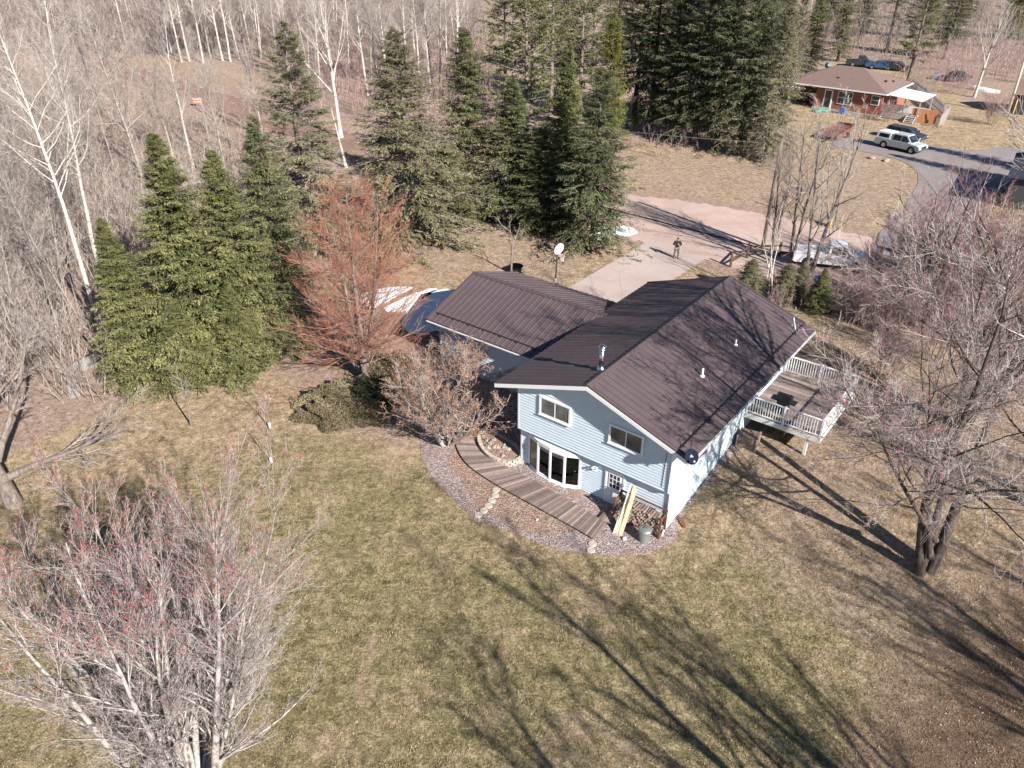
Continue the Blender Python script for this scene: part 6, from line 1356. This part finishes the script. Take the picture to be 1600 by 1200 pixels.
def limb(s):
    o = len(bv)
    bv.extend([(s*.19, 0, 1.42, .062), (s*.30, .0, 1.20, .05), (s*.16, -.22, 1.24, .04), (s*.085, -.30, 1.28, .03), (s*.075, -.335, 1.295, (.032, .02))]); be.extend([(3, o), (o, o+1), (o+1, o+2), (o+2, o+3), (o+3, o+4)]); hnd = o+4
    for k, (dx, L) in enumerate(((-.024, .06), (-.008, .07), (.008, .066), (.024, .05))):
        q = len(bv); bv.extend([(s*.072+dx, -.362, 1.30, .0095), (s*.060+dx, -.362-L*.5, 1.288, .009), (s*.045+dx, -.36-L*.55, 1.262, .008)]); be.extend([(hnd, q), (q, q+1), (q+1, q+2)])
    q = len(bv); bv.extend([(s*.05, -.33, 1.315, .011), (s*.035, -.36, 1.325, .010)]); be.extend([(hnd, q), (q, q+1)])
    o = len(bv); bv.extend([(s*.10, 0, .88, .09), (s*.14, -.015, .50, .062), (s*.165, .01, .10, .042), (s*.175, -.10, .045, .035)]); be.extend([(0, o), (o, o+1), (o+1, o+2), (o+2, o+3)])
limb(-1); limb(1); skinned('body', bv, be, M['skin'], pe)
jv = [(0, .005, .90, (.185, .14)), (0, .005, 1.08, (.18, .135)), (0, 0, 1.28, (.195, .14)), (0, 0, 1.43, (.16, .11)), (0, .03, 1.52, .10)]; je = [(0, 1), (1, 2), (2, 3), (3, 4)]
for s in (-1, 1): o = len(jv); jv.extend([(s*.20, 0, 1.42, .085), (s*.325, .01, 1.19, .075), (s*.17, -.20, 1.235, .058), (s*.14, -.265, 1.26, .05)]); je.extend([(3, o), (o, o+1), (o+1, o+2), (o+2, o+3)])
skinned('jacket', jv, je, M['jacket'], pe)
skinned('hood', [(0, .03, 1.53, .10), (0, .01, 1.63, (.10, .11)), (0, .005, 1.73, (.09, .10)), (0, 0, 1.79, .04)], [(0, 1), (1, 2), (2, 3)], M['jacket'], pe)
mb = MB(); mb.box(-.075, .075, -.24, -.10, 1.735, 1.755); mb.build('cap_peak', M['jacket'], pe, bevel=.005)
tv = [(0, 0, .93, (.155, .12))]; te = []
for s in (-1, 1): o = len(tv); tv.extend([(s*.10, 0, .84, .115), (s*.14, -.015, .50, .088), (s*.165, .0, .14, .075)]); te.extend([(0, o), (o, o+1), (o+1, o+2)])
skinned('trousers', tv, te, M['pants'], pe)
for s in (-1, 1): skinned('boot', [(s*.165, .03, .15, .06), (s*.165, .02, .065, .06), (s*.175, -.10, .05, .048), (s*.18, -.17, .04, .035)], [(0, 1), (1, 2), (2, 3)], M['boot'], pe)
mb = MB()
mb.box(.04, .09, -.152, -.146, 1.30, 1.34); mb.build('jacket_print', M['offwhite'], pe)
mb = MB(); mb.box(-.035, -.012, -.112, -.107, 1.665, 1.675); mb.box(.012, .035, -.112, -.107, 1.665, 1.675); mb.build('eyes', M['dark'], pe)
mb = MB(); mb.add([(-.014, -.11, 1.625), (.014, -.11, 1.625), (0, -.135, 1.628), (0, -.112, 1.665)], [(0,2,3), (2,1,3), (0,1,2)]); mb.build('nose', M['skin'], pe, fix=False)
rc = thing('remote_controller', 'small grey controller held by the person on the driveway', 'controller', pp, pe.rotation_euler[2])
mb = MB(); mb.box(-.09, .09, -.42, -.34, 1.275, 1.31); mb.build('controller_body', M['galv'], rc, bevel=.01); mb = MB(); mb.box(-.05, .05, -.46, -.44, 1.31, 1.40); mb.build('phone', M['dark'], rc)
for s in (-1, 1): mb = MB(); mb.cyl((s*.05, -.43, 1.30), (s*.06, -.47, 1.38), .006, .006, 6); mb.build('antenna', M['dark'], rc)

# ------------------------------------------------------------------ loose leaves on the lawn
rg = np.random.default_rng(77); nl = 16000
cx_ = np.concatenate([rg.uniform(-26, 32, nl//2), rg.normal(14, 7, nl//2)]); cy_ = np.concatenate([rg.uniform(8, 60, nl//2), rg.normal(26, 7, nl//2)])
uu = (cx_-HX)*hc+(cy_-HY)*hs; vv = -(cx_-HX)*hs+(cy_-HY)*hc
ok = ~((uu > -15) & (uu < 4.6) & (vv > -.1) & (vv < 15.2)); cx_, cy_ = cx_[ok], cy_[ok]
wx_ = rg.uniform(-46, -6, 60000); wy_ = rg.uniform(26, 78, 60000); iw = inpoly(wx_, wy_, woods); cx_ = np.concatenate([cx_, wx_[iw]]); cy_ = np.concatenate([cy_, wy_[iw]])
V, Fq, T = tri_bits(rg, np.stack([cx_, cy_, gh_np(cx_, cy_)+.03], -1), .085); V[:, 2] = np.repeat(V[::4, 2], 4)+(V[:, 2]-np.repeat(V[::4, 2], 4))*.3
tag(link(bpy.data.objects.new('fallen_leaves', npmesh('fallen_leaves', V, Fq, M['litterleaf'], T))), 'scattered dry leaves lying on the lawn and under the wood', 'leaves', kind='stuff')

# ------------------------------------------------------------------ grass tufts
nl = 380000; yy = 9+44*rg.uniform(0, 1, nl)**1.25; xx = rg.uniform(-1, 1, nl)*(8+.78*yy)
uu = (xx-HX)*hc+(yy-HY)*hs; vv = -(xx-HX)*hs+(yy-HY)*hc
ok = ~((uu > -15) & (uu < 5.6) & (vv > -2.6) & (vv < 15.2)); ok &= ~((uu > -10.5) & (uu < -5) & (vv > -3) & (vv < 3)); ok &= ~inpoly(xx, yy, woods); xx, yy = xx[ok], yy[ok]; nl = len(xx)
cl = np.sin(xx*1.7+np.sin(yy*1.3)*2)*np.sin(yy*1.9+np.sin(xx*1.1)*2); hgt_ = (.022+.045*rg.uniform(0, 1, nl))*(1+.35*cl); az_ = rg.uniform(0, 6.283, nl); w_ = rg.uniform(.006, .016, nl)
B0 = np.stack([xx, yy, gh_np(xx, yy)+.0], -1); X_ = np.stack([np.cos(az_)*w_, np.sin(az_)*w_, np.zeros(nl)], -1); U_ = np.stack([rg.normal(0, .35, nl)*hgt_, rg.normal(0, .35, nl)*hgt_, hgt_], -1)
V = np.stack([B0-X_, B0+X_, B0+X_*.5+U_, B0-X_*.5+U_], 1).reshape(-1, 3)
tg = np.clip(.5+.22*cl+rg.normal(0, .22, nl), 0, 1)
tag(link(bpy.data.objects.new('grass', npmesh('grass', V, np.arange(4*nl).reshape(-1, 4), M['tuft'], np.repeat(tg, 4)))), 'short dormant grass tufts on the lawn', 'grass', kind='stuff')
